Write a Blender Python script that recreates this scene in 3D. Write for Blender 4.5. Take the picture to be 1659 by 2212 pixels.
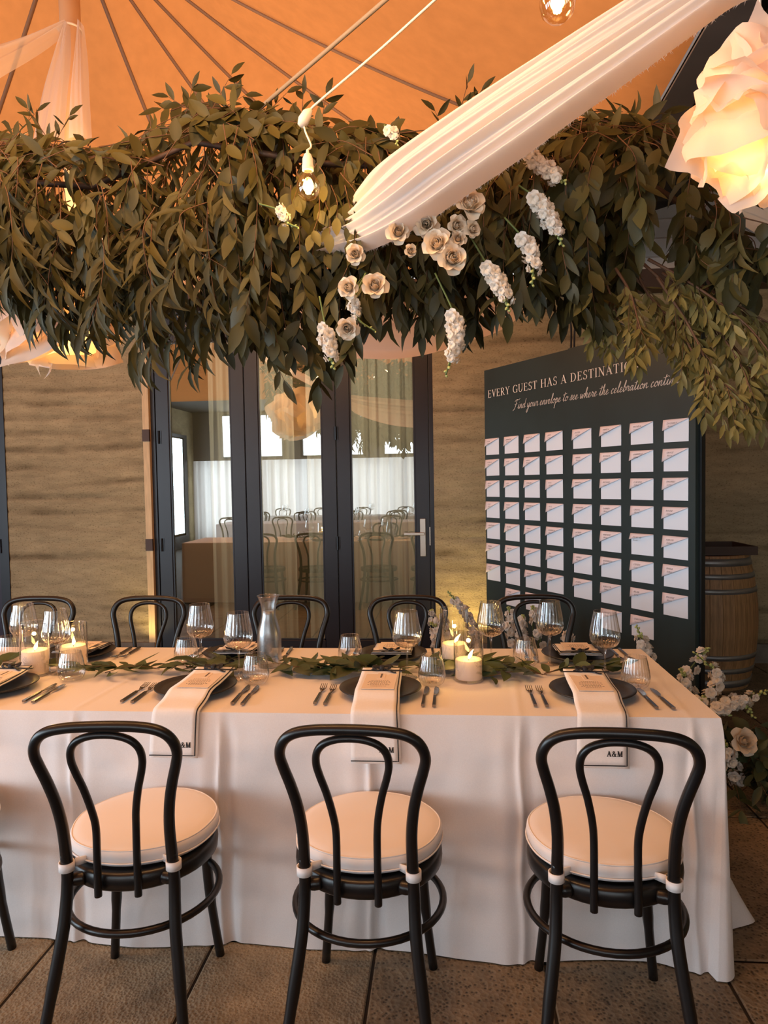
import bpy, math, random
from math import sin, cos, pi, radians, sqrt, atan2, hypot
from mathutils import Vector, Matrix, noise
random.seed(7)
for o in list(bpy.data.objects): bpy.data.objects.remove(o)
SC = bpy.context.scene; COL = SC.collection
# ---------------------------------------------------------------- camera
F_PX, W_PX, H_PX = 1533.0, 1659, 2212
YAW, PITCH, ROLL, CAM_H = .0864, .0429, -.0171, 1.48
fw = Vector((-sin(YAW)*cos(PITCH), cos(YAW)*cos(PITCH), -sin(PITCH)))
rt = Vector((cos(YAW), sin(YAW), 0)); up = rt.cross(fw)
rt, up = cos(ROLL)*rt+sin(ROLL)*up, -sin(ROLL)*rt+cos(ROLL)*up
cam = bpy.data.cameras.new('camera'); camo = bpy.data.objects.new('camera', cam); COL.objects.link(camo)
camo.matrix_world = Matrix(((rt.x, up.x, -fw.x, 0), (rt.y, up.y, -fw.y, 0), (rt.z, up.z, -fw.z, CAM_H), (0, 0, 0, 1)))
cam.sensor_fit = 'AUTO'; cam.sensor_width = 36; cam.lens = F_PX/H_PX*36; cam.clip_start = .02; cam.clip_end = 100
SC.camera = camo
def at(px, py, y):                       # the world point seen at a photo pixel, at real depth y
    d = fw+rt*((px-W_PX/2)/F_PX)-up*((py-H_PX/2)/F_PX)
    return Vector((0, 0, CAM_H))+d*(y/d.y)
# ---------------------------------------------------------------- light
SKY = 1.52; EXPOSURE = 0.0; WIN_W = 22; DRAPE_W = 56; SIDE_W = 104; WARM_W = 31
SC.view_settings.view_transform = 'Standard'; SC.view_settings.look = 'None'
SC.view_settings.gamma = 1; SC.view_settings.use_curve_mapping = False; SC.view_settings.exposure = EXPOSURE
wd = bpy.data.worlds.new('daylight'); SC.world = wd; wd.use_nodes = True
wd.node_tree.nodes['Background'].inputs[0].default_value = (.97, .985, 1, 1)
wd.node_tree.nodes['Background'].inputs[1].default_value = SKY
def lamp(name, kind, loc, watts, col, **k):
    l = bpy.data.lights.new(name, kind); l.energy = watts; l.color = col
    for a, b in k.items(): setattr(l, a, b)
    o = bpy.data.objects.new(name, l); o.location = loc; COL.objects.link(o); return o
WINDOWS = [-4.7, -2.7, -.7, 1.3]          # the row of high windows in the wall behind the camera
for x in WINDOWS:
    for dx in (-.4, .4):
        o = lamp('window_daylight', 'AREA', (x+dx, -5.42, 2.65), WIN_W/2, (.78, .91, 1.0), shape='RECTANGLE', size=.66, size_y=1.0)
        o.rotation_euler = (radians(88), 0, 0)
for x in (-5.2, -3.5, -1.8, -.1, 1.6, 3.4):   # daylight from the glazed wall behind the white drapes
    o = lamp('drape_daylight', 'AREA', (x, -5.38, 1.1), DRAPE_W, (.80, .92, 1.0), shape='RECTANGLE', size=1.5, size_y=1.8); o.rotation_euler = (radians(90), 0, 0)
SIDE_WINDOWS = [-3.9, -2.2, -.5, 1.2]     # tall glazed doors in the left wall
for y in SIDE_WINDOWS:
    o = lamp('side_daylight', 'AREA', (-6.12, y, 1.45), SIDE_W, (.72, .88, 1.0), shape='RECTANGLE', size=1.2, size_y=2.2); o.rotation_euler = (radians(90), 0, radians(-90))
for x, y, z in ((-2.7, 1.85, 2.95), (-1.7, 1.85, 2.95), (-.85, 1.8, 2.95), (-.2, 1.65, 2.98), (-2.0, 3.6, 3.0), (-.9, 4.3, 3.05)):   # unseen warm lights added to brighten the table top and rear swag
    lamp('warm_fill_light', 'POINT', (x, y, z), WARM_W, (1, .54, .22), shadow_soft_size=.12)
# ---------------------------------------------------------------- helpers
class MB:
    def __init__(s): s.v = []; s.f = []; s.t = None
    def add(s, vs, fs):
        n = len(s.v); s.v += [tuple(p) for p in vs]; s.f += [tuple(i+n for i in f) for f in fs]
    def box(s, x0, x1, y0, y1, z0, z1):
        s.add([(x, y, z) for z in (z0, z1) for y in (y0, y1) for x in (x0, x1)],
              [(0, 2, 3, 1), (4, 5, 7, 6), (0, 1, 5, 4), (1, 3, 7, 5), (3, 2, 6, 7), (2, 0, 4, 6)]); return s
    def bevelbox(s, x0, x1, y0, y1, z0, z1, b):
        ring = lambda z, i: [(x0+i+b, y0+i, z), (x1-i-b, y0+i, z), (x1-i, y0+i+b, z), (x1-i, y1-i-b, z), (x1-i-b, y1-i, z), (x0+i+b, y1-i, z), (x0+i, y1-i-b, z), (x0+i, y0+i+b, z)]
        vs = ring(z0, b)+ring(z0+b, 0)+ring(z1-b, 0)+ring(z1, b)
        fs = [tuple(range(7, -1, -1)), tuple(range(24, 32))]
        for k in range(3):
            for i in range(8): fs.append((k*8+i, k*8+(i+1) % 8, k*8+8+(i+1) % 8, k*8+8+i))
        s.add(vs, fs); return s
    def tube(s, pts, r, seg=8, closed=False, cap=True, flat=1.0):
        pts = [Vector(p) for p in pts]; n = len(pts)
        rs = r if isinstance(r, (list, tuple)) else [r]*n
        vs = []; ref = None
        for i, p in enumerate(pts):
            a = pts[(i-1) % n] if (closed or i > 0) else p
            b = pts[(i+1) % n] if (closed or i < n-1) else p
            t = (b-a).normalized()
            if ref is None:
                ref = Vector((0, 0, 1)) if abs(t.z) < .9 else Vector((0, 1, 0))
                ref = (ref-t*ref.dot(t)).normalized()
            else:
                ref = ref-t*ref.dot(t)
                ref = ref.normalized() if ref.length > 1e-6 else t.orthogonal().normalized()
            bi = t.cross(ref)
            for k in range(seg):
                q = 2*pi*k/seg; vs.append(p+(ref*cos(q)*flat+bi*sin(q))*rs[i])
        fs = []
        for i in range(n if closed else n-1):
            j = (i+1) % n
            for k in range(seg):
                m = (k+1) % seg; fs.append((i*seg+k, i*seg+m, j*seg+m, j*seg+k))
        if cap and not closed:
            fs.append(tuple(range(seg-1, -1, -1))); fs.append(tuple(range((n-1)*seg, n*seg)))
        s.add(vs, fs); return s
    def lathe(s, prof, seg=32, c=(0, 0, 0), rf=None):
        vs = []; fs = []; n = len(prof)
        for r, z in prof:
            for k in range(seg):
                a = 2*pi*k/seg; q = r*(rf(a, z) if rf else 1); vs.append((c[0]+q*cos(a), c[1]+q*sin(a), c[2]+z))
        for i in range(n-1):
            for k in range(seg):
                m = (k+1) % seg; fs.append((i*seg+k, i*seg+m, (i+1)*seg+m, (i+1)*seg+k))
        if prof[0][0] > 1e-5 and False: pass
        s.add(vs, fs); return s
    def grid(s, nu, nv, fn):
        vs = [fn(i/nu, j/nv) for j in range(nv+1) for i in range(nu+1)]
        s.add(vs, [(j*(nu+1)+i, j*(nu+1)+i+1, (j+1)*(nu+1)+i+1, (j+1)*(nu+1)+i) for j in range(nv) for i in range(nu)]); return s
    def prism(s, poly, axis_fn, h0, h1):   # extrude a 2-D polygon; axis_fn(u, v, h) -> point
        n = len(poly); s.add([axis_fn(u, v, h) for h in (h0, h1) for u, v in poly],
              [tuple(range(n-1, -1, -1)), tuple(range(n, 2*n))]+[(i, (i+1) % n, n+(i+1) % n, n+i) for i in range(n)]); return s
    def mesh(s, name, mat, smooth=True):
        me = bpy.data.meshes.new(name); me.from_pydata(s.v, [], s.f)
        if smooth: me.polygons.foreach_set('use_smooth', [True]*len(me.polygons))
        if s.t:
            a = me.color_attributes.new('tint', 'FLOAT_COLOR', 'POINT')
            a.data.foreach_set('color', [c for t in s.t for c in (t, t, t, 1)])
        if mat: me.materials.append(mat)
        me.update(); return me
    def build(s, name, mat, parent=None, smooth=True, loc=None):
        return inst(name, s.mesh(name, mat, smooth), parent, loc)
def inst(name, me, parent=None, loc=None, rot=None):
    o = bpy.data.objects.new(name, me); COL.objects.link(o)
    if parent: o.parent = parent
    if loc is not None: o.location = loc
    if rot is not None: o.rotation_euler = rot
    return o
def tag(o, label, cat, group=None, kind=None):
    o['label'] = label; o['category'] = cat
    if group: o['group'] = group
    if kind: o['kind'] = kind
    return o
def struct(o): o['kind'] = 'structure'; return o
def thing(name, label, cat, loc=(0, 0, 0), rz=0, group=None):
    o = bpy.data.objects.new(name, None); COL.objects.link(o); o.location = loc; o.rotation_euler = (0, 0, rz); o.empty_display_size = .05
    return tag(o, label, cat, group)
def dup(root, loc, rz=0, label=None, group=None, scale=None):
    r = root.copy(); COL.objects.link(r); r.location = loc; r.rotation_euler = (0, 0, rz)
    if scale: r.scale = scale
    if label: r['label'] = label
    if group: r['group'] = group
    for ch in list(root.children):
        c = ch.copy(); COL.objects.link(c); c.parent = r
        for g in list(ch.children):
            d = g.copy(); COL.objects.link(d); d.parent = c
    return r
def solid(o, t, off=0):
    m = o.modifiers.new('thickness', 'SOLIDIFY'); m.thickness = t; m.offset = off; return o
def cr(pts, n=8, closed=False):           # Catmull-Rom resample
    pts = [Vector(p) for p in pts]; m = len(pts); out = []
    rng = range(m) if closed else range(m-1)
    for i in rng:
        p1, p2 = pts[i], pts[(i+1) % m]
        p0 = pts[(i-1) % m] if (closed or i > 0) else p1*2-p2
        p3 = pts[(i+2) % m] if (closed or i < m-2) else p2*2-p1
        for k in range(n):
            t = k/n
            out.append(.5*((2*p1)+(p2-p0)*t+(2*p0-5*p1+4*p2-p3)*t*t+(3*p1-p0-3*p2+p3)*t**3))
    if not closed: out.append(pts[-1])
    return out
def lerp(a, b, t): return a+(b-a)*t
def pl(pts, t):                            # point along a polyline of Vectors at parameter 0..1 (uniform per segment)
    n = len(pts)-1; k = min(int(t*n), n-1); return pts[k].lerp(pts[k+1], t*n-k)
# ---------------------------------------------------------------- materials
def new_mat(name):
    m = bpy.data.materials.new(name); m.use_nodes = True; nt = m.node_tree
    return m, nt, nt.nodes, nt.links, nt.nodes['Principled BSDF']
def M(name, col, rough=.5, metal=0, nz=None, bump=None, spec=.5, sheen=0):
    m, nt, N, L, P = new_mat(name)
    P.inputs['Base Color'].default_value = (*col, 1); P.inputs['Roughness'].default_value = rough
    P.inputs['Metallic'].default_value = metal; P.inputs['Specular IOR Level'].default_value = spec
    if sheen: P.inputs['Sheen Weight'].default_value = sheen
    tc = N.new('ShaderNodeTexCoord')
    if nz:
        sc, amt = nz[0], nz[1]; st = nz[2] if len(nz) > 2 else (1, 1, 1)
        mp = N.new('ShaderNodeMapping'); mp.inputs['Scale'].default_value = st; L.new(tc.outputs['Object'], mp.inputs[0])
        n = N.new('ShaderNodeTexNoise'); n.inputs['Scale'].default_value = sc; n.inputs['Detail'].default_value = 5; L.new(mp.outputs[0], n.inputs[0])
        mr = N.new('ShaderNodeMapRange'); mr.inputs[1].default_value = .3; mr.inputs[2].default_value = .7; mr.inputs[3].default_value = 1-amt; mr.inputs[4].default_value = 1+amt; L.new(n.outputs[0], mr.inputs[0])
        mx = N.new('ShaderNodeMix'); mx.data_type = 'RGBA'; mx.blend_type = 'MULTIPLY'; mx.inputs[0].default_value = 1
        mx.inputs[6].default_value = (*col, 1); L.new(mr.outputs[0], mx.inputs[7]); L.new(mx.outputs[2], P.inputs['Base Color'])
    if bump:
        n2 = N.new('ShaderNodeTexNoise'); n2.inputs['Scale'].default_value = bump[0]; n2.inputs['Detail'].default_value = 3; L.new(tc.outputs['Object'], n2.inputs[0])
        b = N.new('ShaderNodeBump'); b.inputs['Strength'].default_value = bump[1]; b.inputs['Distance'].default_value = .01; L.new(n2.outputs[0], b.inputs['Height']); L.new(b.outputs[0], P.inputs['Normal'])
    return m
def cloth_mat(name, col, trans, tcol=None, open_=0, nz=None):   # woven cloth that lets light through
    m, nt, N, L, P = new_mat(name); N.remove(P)
    d = N.new('ShaderNodeBsdfDiffuse'); d.inputs[0].default_value = (*col, 1)
    t = N.new('ShaderNodeBsdfTranslucent'); t.inputs[0].default_value = (*(tcol or col), 1)
    mx = N.new('ShaderNodeMixShader'); mx.inputs[0].default_value = trans; L.new(d.outputs[0], mx.inputs[1]); L.new(t.outputs[0], mx.inputs[2])
    out = N['Material Output']; last = mx
    if nz:
        tc = N.new('ShaderNodeTexCoord'); n = N.new('ShaderNodeTexNoise'); n.inputs['Scale'].default_value = nz[0]; n.inputs['Detail'].default_value = 6; L.new(tc.outputs['Object'], n.inputs[0])
        for sh, c in ((d, col), (t, tcol or col)):
            mr = N.new('ShaderNodeMapRange'); mr.inputs[1].default_value = .3; mr.inputs[2].default_value = .7; mr.inputs[3].default_value = 1-nz[1]; mr.inputs[4].default_value = 1+nz[1]; L.new(n.outputs[0], mr.inputs[0])
            q = N.new('ShaderNodeMix'); q.data_type = 'RGBA'; q.blend_type = 'MULTIPLY'; q.inputs[0].default_value = 1; q.inputs[6].default_value = (*c, 1); L.new(mr.outputs[0], q.inputs[7]); L.new(q.outputs[2], sh.inputs[0])
    if open_:
        tr = N.new('ShaderNodeBsdfTransparent'); m2 = N.new('ShaderNodeMixShader'); m2.inputs[0].default_value = open_
        L.new(mx.outputs[0], m2.inputs[1]); L.new(tr.outputs[0], m2.inputs[2]); last = m2
    L.new(last.outputs[0], out.inputs[0]); return m
def glass_mat(name, base, edge, tint=(1, 1, 1), rough=.0, bump=0):   # thin clear glass: sees through, reflects more at grazing angles
    m, nt, N, L, P = new_mat(name); N.remove(P)
    tr = N.new('ShaderNodeBsdfTransparent'); tr.inputs[0].default_value = (*tint, 1)
    g = N.new('ShaderNodeBsdfGlossy'); g.inputs['Roughness'].default_value = rough
    lw = N.new('ShaderNodeLayerWeight'); lw.inputs[0].default_value = .35
    mr = N.new('ShaderNodeMapRange'); mr.inputs[3].default_value = base; mr.inputs[4].default_value = edge; L.new(lw.outputs['Facing'], mr.inputs[0])
    mx = N.new('ShaderNodeMixShader'); L.new(mr.outputs[0], mx.inputs[0]); L.new(tr.outputs[0], mx.inputs[1]); L.new(g.outputs[0], mx.inputs[2])
    L.new(mx.outputs[0], N['Material Output'].inputs[0]); return m
def emit(name, col, s):
    m, nt, N, L, P = new_mat(name); N.remove(P)
    e = N.new('ShaderNodeEmission'); e.inputs[0].default_value = (*col, 1); e.inputs[1].default_value = s
    L.new(e.outputs[0], N['Material Output'].inputs[0]); return m
def tinted(name, col, col2, rough=.45, trans=.12, spec=.4):     # foliage / petals with a per-piece tint
    m, nt, N, L, P = new_mat(name)
    a = N.new('ShaderNodeAttribute'); a.attribute_name = 'tint'
    mx = N.new('ShaderNodeMix'); mx.data_type = 'RGBA'; mx.inputs[6].default_value = (*col, 1); mx.inputs[7].default_value = (*col2, 1); L.new(a.outputs['Fac'], mx.inputs[0])
    L.new(mx.outputs[2], P.inputs['Base Color']); P.inputs['Roughness'].default_value = rough; P.inputs['Specular IOR Level'].default_value = spec
    t = N.new('ShaderNodeBsdfTranslucent'); L.new(mx.outputs[2], t.inputs[0])
    ms = N.new('ShaderNodeMixShader'); ms.inputs[0].default_value = trans; L.new(P.outputs[0], ms.inputs[1]); L.new(t.outputs[0], ms.inputs[2])
    L.new(ms.outputs[0], N['Material Output'].inputs[0]); return m
def earth_mat():
    m, nt, N, L, P = new_mat('rammed_earth'); P.inputs['Roughness'].default_value = .9; P.inputs['Specular IOR Level'].default_value = .15
    tc = N.new('ShaderNodeTexCoord')
    def nz(scale, st, det=6):
        mp = N.new('ShaderNodeMapping'); mp.inputs['Scale'].default_value = st; L.new(tc.outputs['Object'], mp.inputs[0])
        n = N.new('ShaderNodeTexNoise'); n.inputs['Scale'].default_value = scale; n.inputs['Detail'].default_value = det; n.inputs['Roughness'].default_value = .65; L.new(mp.outputs[0], n.inputs[0]); return n
    a = nz(1.6, (.6, 1, 1.6)); b = nz(9, (.6, 1, 2.5)); c = nz(55, (1, 1, 1.6), 3)
    r1 = N.new('ShaderNodeValToRGB'); r1.color_ramp.elements[0].position = .36; r1.color_ramp.elements[1].position = .66
    r1.color_ramp.elements[0].color = (.34, .275, .168, 1); r1.color_ramp.elements[1].color = (.44, .355, .215, 1); L.new(a.outputs[0], r1.inputs[0])
    r2 = N.new('ShaderNodeValToRGB'); r2.color_ramp.elements[0].position = .35; r2.color_ramp.elements[1].position = .62; r2.color_ramp.elements[0].color = (.80, .79, .77, 1); r2.color_ramp.elements[1].color = (1.05, 1.03, 1, 1); L.new(b.outputs[0], r2.inputs[0])
    r3 = N.new('ShaderNodeValToRGB'); r3.color_ramp.elements[0].position = .33; r3.color_ramp.elements[1].position = .45; r3.color_ramp.elements[0].color = (.6, .58, .55, 1); r3.color_ramp.elements[1].color = (1, 1, 1, 1); L.new(c.outputs[0], r3.inputs[0])
    cur = r1
    for r in (r2, r3):
        q = N.new('ShaderNodeMix'); q.data_type = 'RGBA'; q.blend_type = 'MULTIPLY'; q.inputs[0].default_value = 1
        L.new(cur.outputs[2] if cur != r1 else cur.outputs[0], q.inputs[6]); L.new(r.outputs[0], q.inputs[7]); cur = q
    at_ = N.new('ShaderNodeAttribute'); at_.attribute_name = 'tint'
    dk = N.new('ShaderNodeMix'); dk.data_type = 'RGBA'; dk.blend_type = 'MULTIPLY'; dk.inputs[7].default_value = (.50, .47, .45, 1)
    L.new(at_.outputs['Fac'], dk.inputs[0]); L.new(cur.outputs[2], dk.inputs[6]); cur = dk
    L.new(cur.outputs[2], P.inputs['Base Color'])
    bp = N.new('ShaderNodeBump'); bp.inputs['Strength'].default_value = .5; bp.inputs['Distance'].default_value = .01; L.new(c.outputs[0], bp.inputs['Height']); L.new(bp.outputs[0], P.inputs['Normal'])
    return m
def paver_mat(name, c0, c1, pebble):
    m, nt, N, L, P = new_mat(name); P.inputs['Roughness'].default_value = .62; P.inputs['Specular IOR Level'].default_value = .35
    tc = N.new('ShaderNodeTexCoord'); oi = N.new('ShaderNodeObjectInfo'); ad = N.new('ShaderNodeVectorMath'); ad.operation = 'ADD'; L.new(tc.outputs['Object'], ad.inputs[0]); L.new(oi.outputs['Location'], ad.inputs[1])
    v = N.new('ShaderNodeTexVoronoi'); v.inputs['Scale'].default_value = 75 if pebble else 110; L.new(ad.outputs[0], v.inputs['Vector'])
    n = N.new('ShaderNodeTexNoise'); n.inputs['Scale'].default_value = 9; n.inputs['Detail'].default_value = 8; n.inputs['Roughness'].default_value = .7; L.new(ad.outputs[0], n.inputs[0])
    rp = N.new('ShaderNodeValToRGB'); rp.color_ramp.elements[0].position = .08 if pebble else .05; rp.color_ramp.elements[1].position = .42 if pebble else .3
    rp.color_ramp.elements[0].color = (*c0, 1); rp.color_ramp.elements[1].color = (*c1, 1); L.new(v.outputs['Distance'], rp.inputs[0])
    mr = N.new('ShaderNodeMapRange'); mr.inputs[1].default_value = .3; mr.inputs[2].default_value = .7; mr.inputs[3].default_value = .6; mr.inputs[4].default_value = 1.35; L.new(n.outputs[0], mr.inputs[0])
    q = N.new('ShaderNodeMix'); q.data_type = 'RGBA'; q.blend_type = 'MULTIPLY'; q.inputs[0].default_value = 1; L.new(rp.outputs[0], q.inputs[6]); L.new(mr.outputs[0], q.inputs[7])
    L.new(q.outputs[2], P.inputs['Base Color'])
    bp = N.new('ShaderNodeBump'); bp.inputs['Strength'].default_value = .7; bp.inputs['Distance'].default_value = .004; L.new(v.outputs['Distance'], bp.inputs['Height']); L.new(bp.outputs[0], P.inputs['Normal'])
    return m
EARTH = earth_mat()
PAVER_A = paver_mat('honed_concrete', (.09, .07, .042), (.28, .215, .135), False)
PAVER_B = paver_mat('exposed_aggregate', (.034, .024, .014), (.235, .17, .105), True)
GROUT = M('grout', (.035, .026, .018), .9)
CONC = M('concrete_plinth', (.17, .14, .11), .85, nz=(8, .25), bump=(60, .3))
DARK = M('charcoal_paint', (.009, .009, .015), .42, nz=(6, .15))
PURPLE = M('aubergine_paint', (.03, .018, .036), .4)
STEEL = M('grey_steel', (.13, .11, .10), .55, nz=(5, .1))
BLACKROOF = M('black_roof', (.02, .014, .01), .8)
TIMBER = M('pale_timber', (.62, .44, .24), .6, nz=(6, .15, (8, 8, 1)))
DKTIMBER = M('dark_timber', (.06, .03, .018), .6)
BOARDW = M('white_board', (.62, .56, .52), .6, nz=(4, .06))
CANVAS = cloth_mat('tent_canvas', (.85, .38, .13), .8, (.54, .165, .042), nz=(14, .06))
STRAP = M('webbing', (.2, .11, .065), .8)
LINEN = M('white_linen', (.80, .76, .75), .85, nz=(300, .03), bump=(500, .06), spec=.15)
COTTON = M('white_cotton', (.82, .78, .76), .8, nz=(200, .03), spec=.2)
VOILE = cloth_mat('white_voile', (.85, .80, .77), .4)
VOILE_PINK = cloth_mat('blush_voile', (.9, .78, .74), .4)
SHEER = cloth_mat('sheer_white', (.85, .83, .8), .5, open_=.12)
GAUZE = cloth_mat('gauze', (.85, .78, .74), .5, open_=.45)
PAPERLAMP = cloth_mat('lamp_paper', (.9, .82, .78), .55, (.95, .8, .6))
CHAIRB = M('black_lacquer', (.008, .007, .007), .32, nz=(30, .1), spec=.5)
PLATE = M('matte_black_ceramic', (.013, .012, .012), .45)
PIPING = M('black_cord', (.01, .01, .012), .7)
CUSH = M('cushion_fabric', (.82, .76, .73), .6, bump=(9, .08), spec=.3)
CUTB = M('black_steel', (.02, .02, .022), .28, .6)
CUTM = M('gunmetal', (.25, .22, .2), .22, .9)
CARD = M('cream_card', (.78, .64, .52), .8)
INK = M('grey_ink', (.13, .1, .09), .8)
GLASS = glass_mat('clear_glass', .075, .9)
VASE = glass_mat('vase_glass', .09, 1.0)
PANE = glass_mat('pane_glass', .29, .6, tint=(.85, .87, .82))
BULBG = glass_mat('amber_glass', .05, .5, tint=(1, .92, .76))
WATER = glass_mat('water', .04, .35, tint=(.93, .95, .97))
WAX = cloth_mat('candle_wax', (.88, .80, .76), .35, (.9, .72, .5))
FLAME = emit('flame', (1, .66, .2), 22)
FILA = emit('filament', (1, .62, .22), 45)
BOARD = M('green_black_board', (.020, .036, .038), .42, nz=(3, .15), spec=.5)
BOARDEDGE = M('board_edge', (.008, .009, .01), .5)
WHITEINK = M('white_vinyl', (.82, .76, .7), .6)
ENV = M('white_paper', (.80, .86, .95), .75)
ENVP = M('blush_paper', (.84, .73, .75), .75)
CHROME = M('brushed_nickel', (.5, .44, .38), .35, .9)
WHITEPL = M('white_plastic', (.75, .68, .6), .5)
ROPE = M('grey_rope', (.28, .22, .16), .8)
STAVE = M('oak_stave', (.36, .19, .08), .6, nz=(7, .3, (9, 9, .9)))
HOOP = M('galvanised_hoop', (.30, .29, .28), .45, .7, nz=(9, .15))
LEAF = tinted('eucalyptus_leaf', (.026, .026, .008), (.095, .080, .022), .5, .1, .3)
LEAF2 = tinted('dark_leaf', (.03, .04, .018), (.07, .085, .035))
STEM = M('brown_twig', (.12, .055, .025), .7)
GSTEM = M('green_stem', (.10, .15, .04), .6)
ROSEM = tinted('cream_petal', (.78, .62, .44), (.86, .76, .62), .6, .25)
STOCKM = tinted('white_floret', (.78, .70, .58), (.88, .84, .78), .6, .25)
BUD = M('green_bud', (.42, .46, .16), .6)
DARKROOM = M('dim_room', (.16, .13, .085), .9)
# ================================================================ setting
# floor
floor = struct(MB().box(-6.2, 5, -6, 9, -.2, -.008).build('floor', GROUT, smooth=False))
pm = []
for j, mt in enumerate((PAVER_A, PAVER_B)):
    pm.append(MB().bevelbox(-.258, .258, -.470, .470, -.008, 0, .004).mesh('paver', mt, False))
for ix in range(-5, 7):
    for iy in range(-1, 4):
        xc = -.24+.525*(ix+.5); yc = 2.19+.95*(iy+.5)
        inst('paver', pm[1 if ix >= 0 else 0], floor, (xc, yc, random.uniform(-.0012, 0)))
# rammed earth back wall: strata in relief
def strata(x, z):
    zz = z+.018*sin(x*1.3+.4)+.045*noise.noise((x*.9, z*2.2, 3.1))+.06*noise.noise((0, z*2.7, 6.6))
    k = zz/.128; b = math.floor(k); f = k-b
    h = noise.noise((x*1.1, b*7.7, 9.2))
    ledge = max(0, 1-abs(f-.12)/.13)*(.006+.012*max(0, h))
    rough = .0035*noise.noise((x*9, z*22, 1.7))*(1 if h > 0 else .35)
    return ledge-rough
def stain(x, z):                           # darker gravelly bands that settle along some of the lifts
    zz = z+.018*sin(x*1.3+.4)+.045*noise.noise((x*.9, z*2.2, 3.1))+.06*noise.noise((0, z*2.7, 6.6)); k = zz/.128; b = math.floor(k); f = k-b
    h = noise.noise((x*1.0, b*5.3, 2.2)); g = .5+.5*noise.noise((x*14, z*30, 5.5))+.5*noise.noise((x*5, z*11, 8.5))
    a = max(0, 1-abs(f-.22)/.30)*max(0, min(1, h*3.2)); line = max(0, 1-abs(f-.05)/.07)*.5*max(0, min(1, (h+.25)*2))
    return max(0, min(1, a*(.35+.9*max(0, g))+line))
def earth(name, x0, x1, z0, z1, y=5.8, t=.3, step=.03):
    m = MB(); nu = max(2, int((x1-x0)/step)); nv = max(2, int((z1-z0)/(step*.75)))
    m.grid(nu, nv, lambda u, v: (lerp(x0, x1, u), y+strata(lerp(x0, x1, u), lerp(z0, z1, v)), lerp(z0, z1, v)))
    m.t = [stain(p[0], p[2]) for p in m.v]
    m.box(x0, x1, y+.03, y+t, z0, z1); m.t += [0]*8
    return struct(m.build(name, EARTH))
wl = earth('wall_back', -3.75, -2.52, .15, 2.92)
w2 = earth('wall_back.001', -.09, 4.6, .15, 2.92)
struct(MB().box(-2.52, -.09, 5.83, 6.1, 2.8, 2.92).build('wall_back.002', DARK, smooth=False))
struct(MB().box(-6.2, -3.75, 5.83, 6.1, 2.8, 2.92).build('wall_back.003', DARK, smooth=False))
struct(MB().box(-3.75, -2.47, 5.77, 6.05, -.02, .15).box(-.09, 4.6, 5.77, 6.05, -.02, .15).build('baseboard_back', CONC, smooth=False))
struct(MB().box(-6.2, 5, 5.62, 5.80, 2.92, 3.06).build('trim_1', DKTIMBER, smooth=False))
tr2 = struct(MB().box(-2.52, -2.465, 5.78, 5.84, 0, 2.8).build('trim_2', TIMBER, smooth=False))
for z in (.98, 1.9): MB().box(-2.523, -2.463, 5.772, 5.80, z-.05, z+.05).build('block', DKTIMBER, tr2, False)
# side and front walls, dark roof beyond the canvas
struct(MB().box(4.6, 4.8, -6, 6.1, -.02, 4.6).build('wall_right', EARTH, smooth=False))
wsl = MB().box(-6.4, -6.2, -6, -4.6, -.02, 4.6).box(-6.4, -6.2, 1.9, 9, -.02, 4.6).box(-6.4, -6.2, -4.6, 1.9, 2.65, 4.6).box(-6.4, -6.3, -4.6, 1.9, -.02, 2.65)
struct(wsl.build('wall_left', EARTH, smooth=False))
for i, y in enumerate(SIDE_WINDOWS):
    struct(MB().box(-6.2, -6.1, y-.85, y-.65, 0, 2.65).box(-6.2, -6.1, y+.65, y+.85, 0, 2.65).box(-6.2, -6.1, y-.65, y+.65, 2.58, 2.65).box(-6.2, -6.1, y-.65, y+.65, 0, .3).build('window_%d' % (i+5), DARK, smooth=False))
wf = MB(); xs = [-6.2]
for x in WINDOWS: xs += [x-.8, x+.8]
xs.append(4.8)
for i in range(0, len(xs), 2): wf.box(xs[i], xs[i+1], -5.6, -5.45, 2.1, 3.2)
wf.box(-6.2, 4.8, -5.6, -5.45, -.02, 2.1).box(-6.2, 4.8, -5.6, -5.45, 3.2, 4.6)
struct(wf.build('wall_front', M('dark_wall', (.12, .1, .085), .8), smooth=False))
for i, x in enumerate(WINDOWS):
    w = struct(MB().box(x-.8, x-.75, -5.5, -5.40, 2.1, 3.2).box(x+.75, x+.8, -5.5, -5.40, 2.1, 3.2).box(x-.75, x+.75, -5.5, -5.40, 2.1, 2.15).box(x-.75, x+.75, -5.5, -5.40, 3.15, 3.2).build('window_%d' % (i+1), DARK, smooth=False))
    MB().box(x-.05, x+.05, -5.5, -5.40, 2.15, 3.15).build('mullion', DARK, w, False)

rf = MB(); rf.add([(1.05, -6, 3.38), (4.8, -6, 4.5), (4.8, 6.1, 4.5), (1.05, 6.1, 3.38), (1.05, -6, 3.44), (4.8, -6, 4.56), (4.8, 6.1, 4.56), (1.05, 6.1, 3.44)], [(0, 1, 2, 3), (7, 6, 5, 4), (0, 4, 5, 1), (1, 5, 6, 2), (2, 6, 7, 3), (3, 7, 4, 0)])
struct(rf.build('ceiling_right', BLACKROOF, smooth=False))
struct(MB().box(-6.4, 1.05, -6, -2.2, 3.25, 3.31).build('ceiling_front', BLACKROOF, smooth=False))
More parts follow.
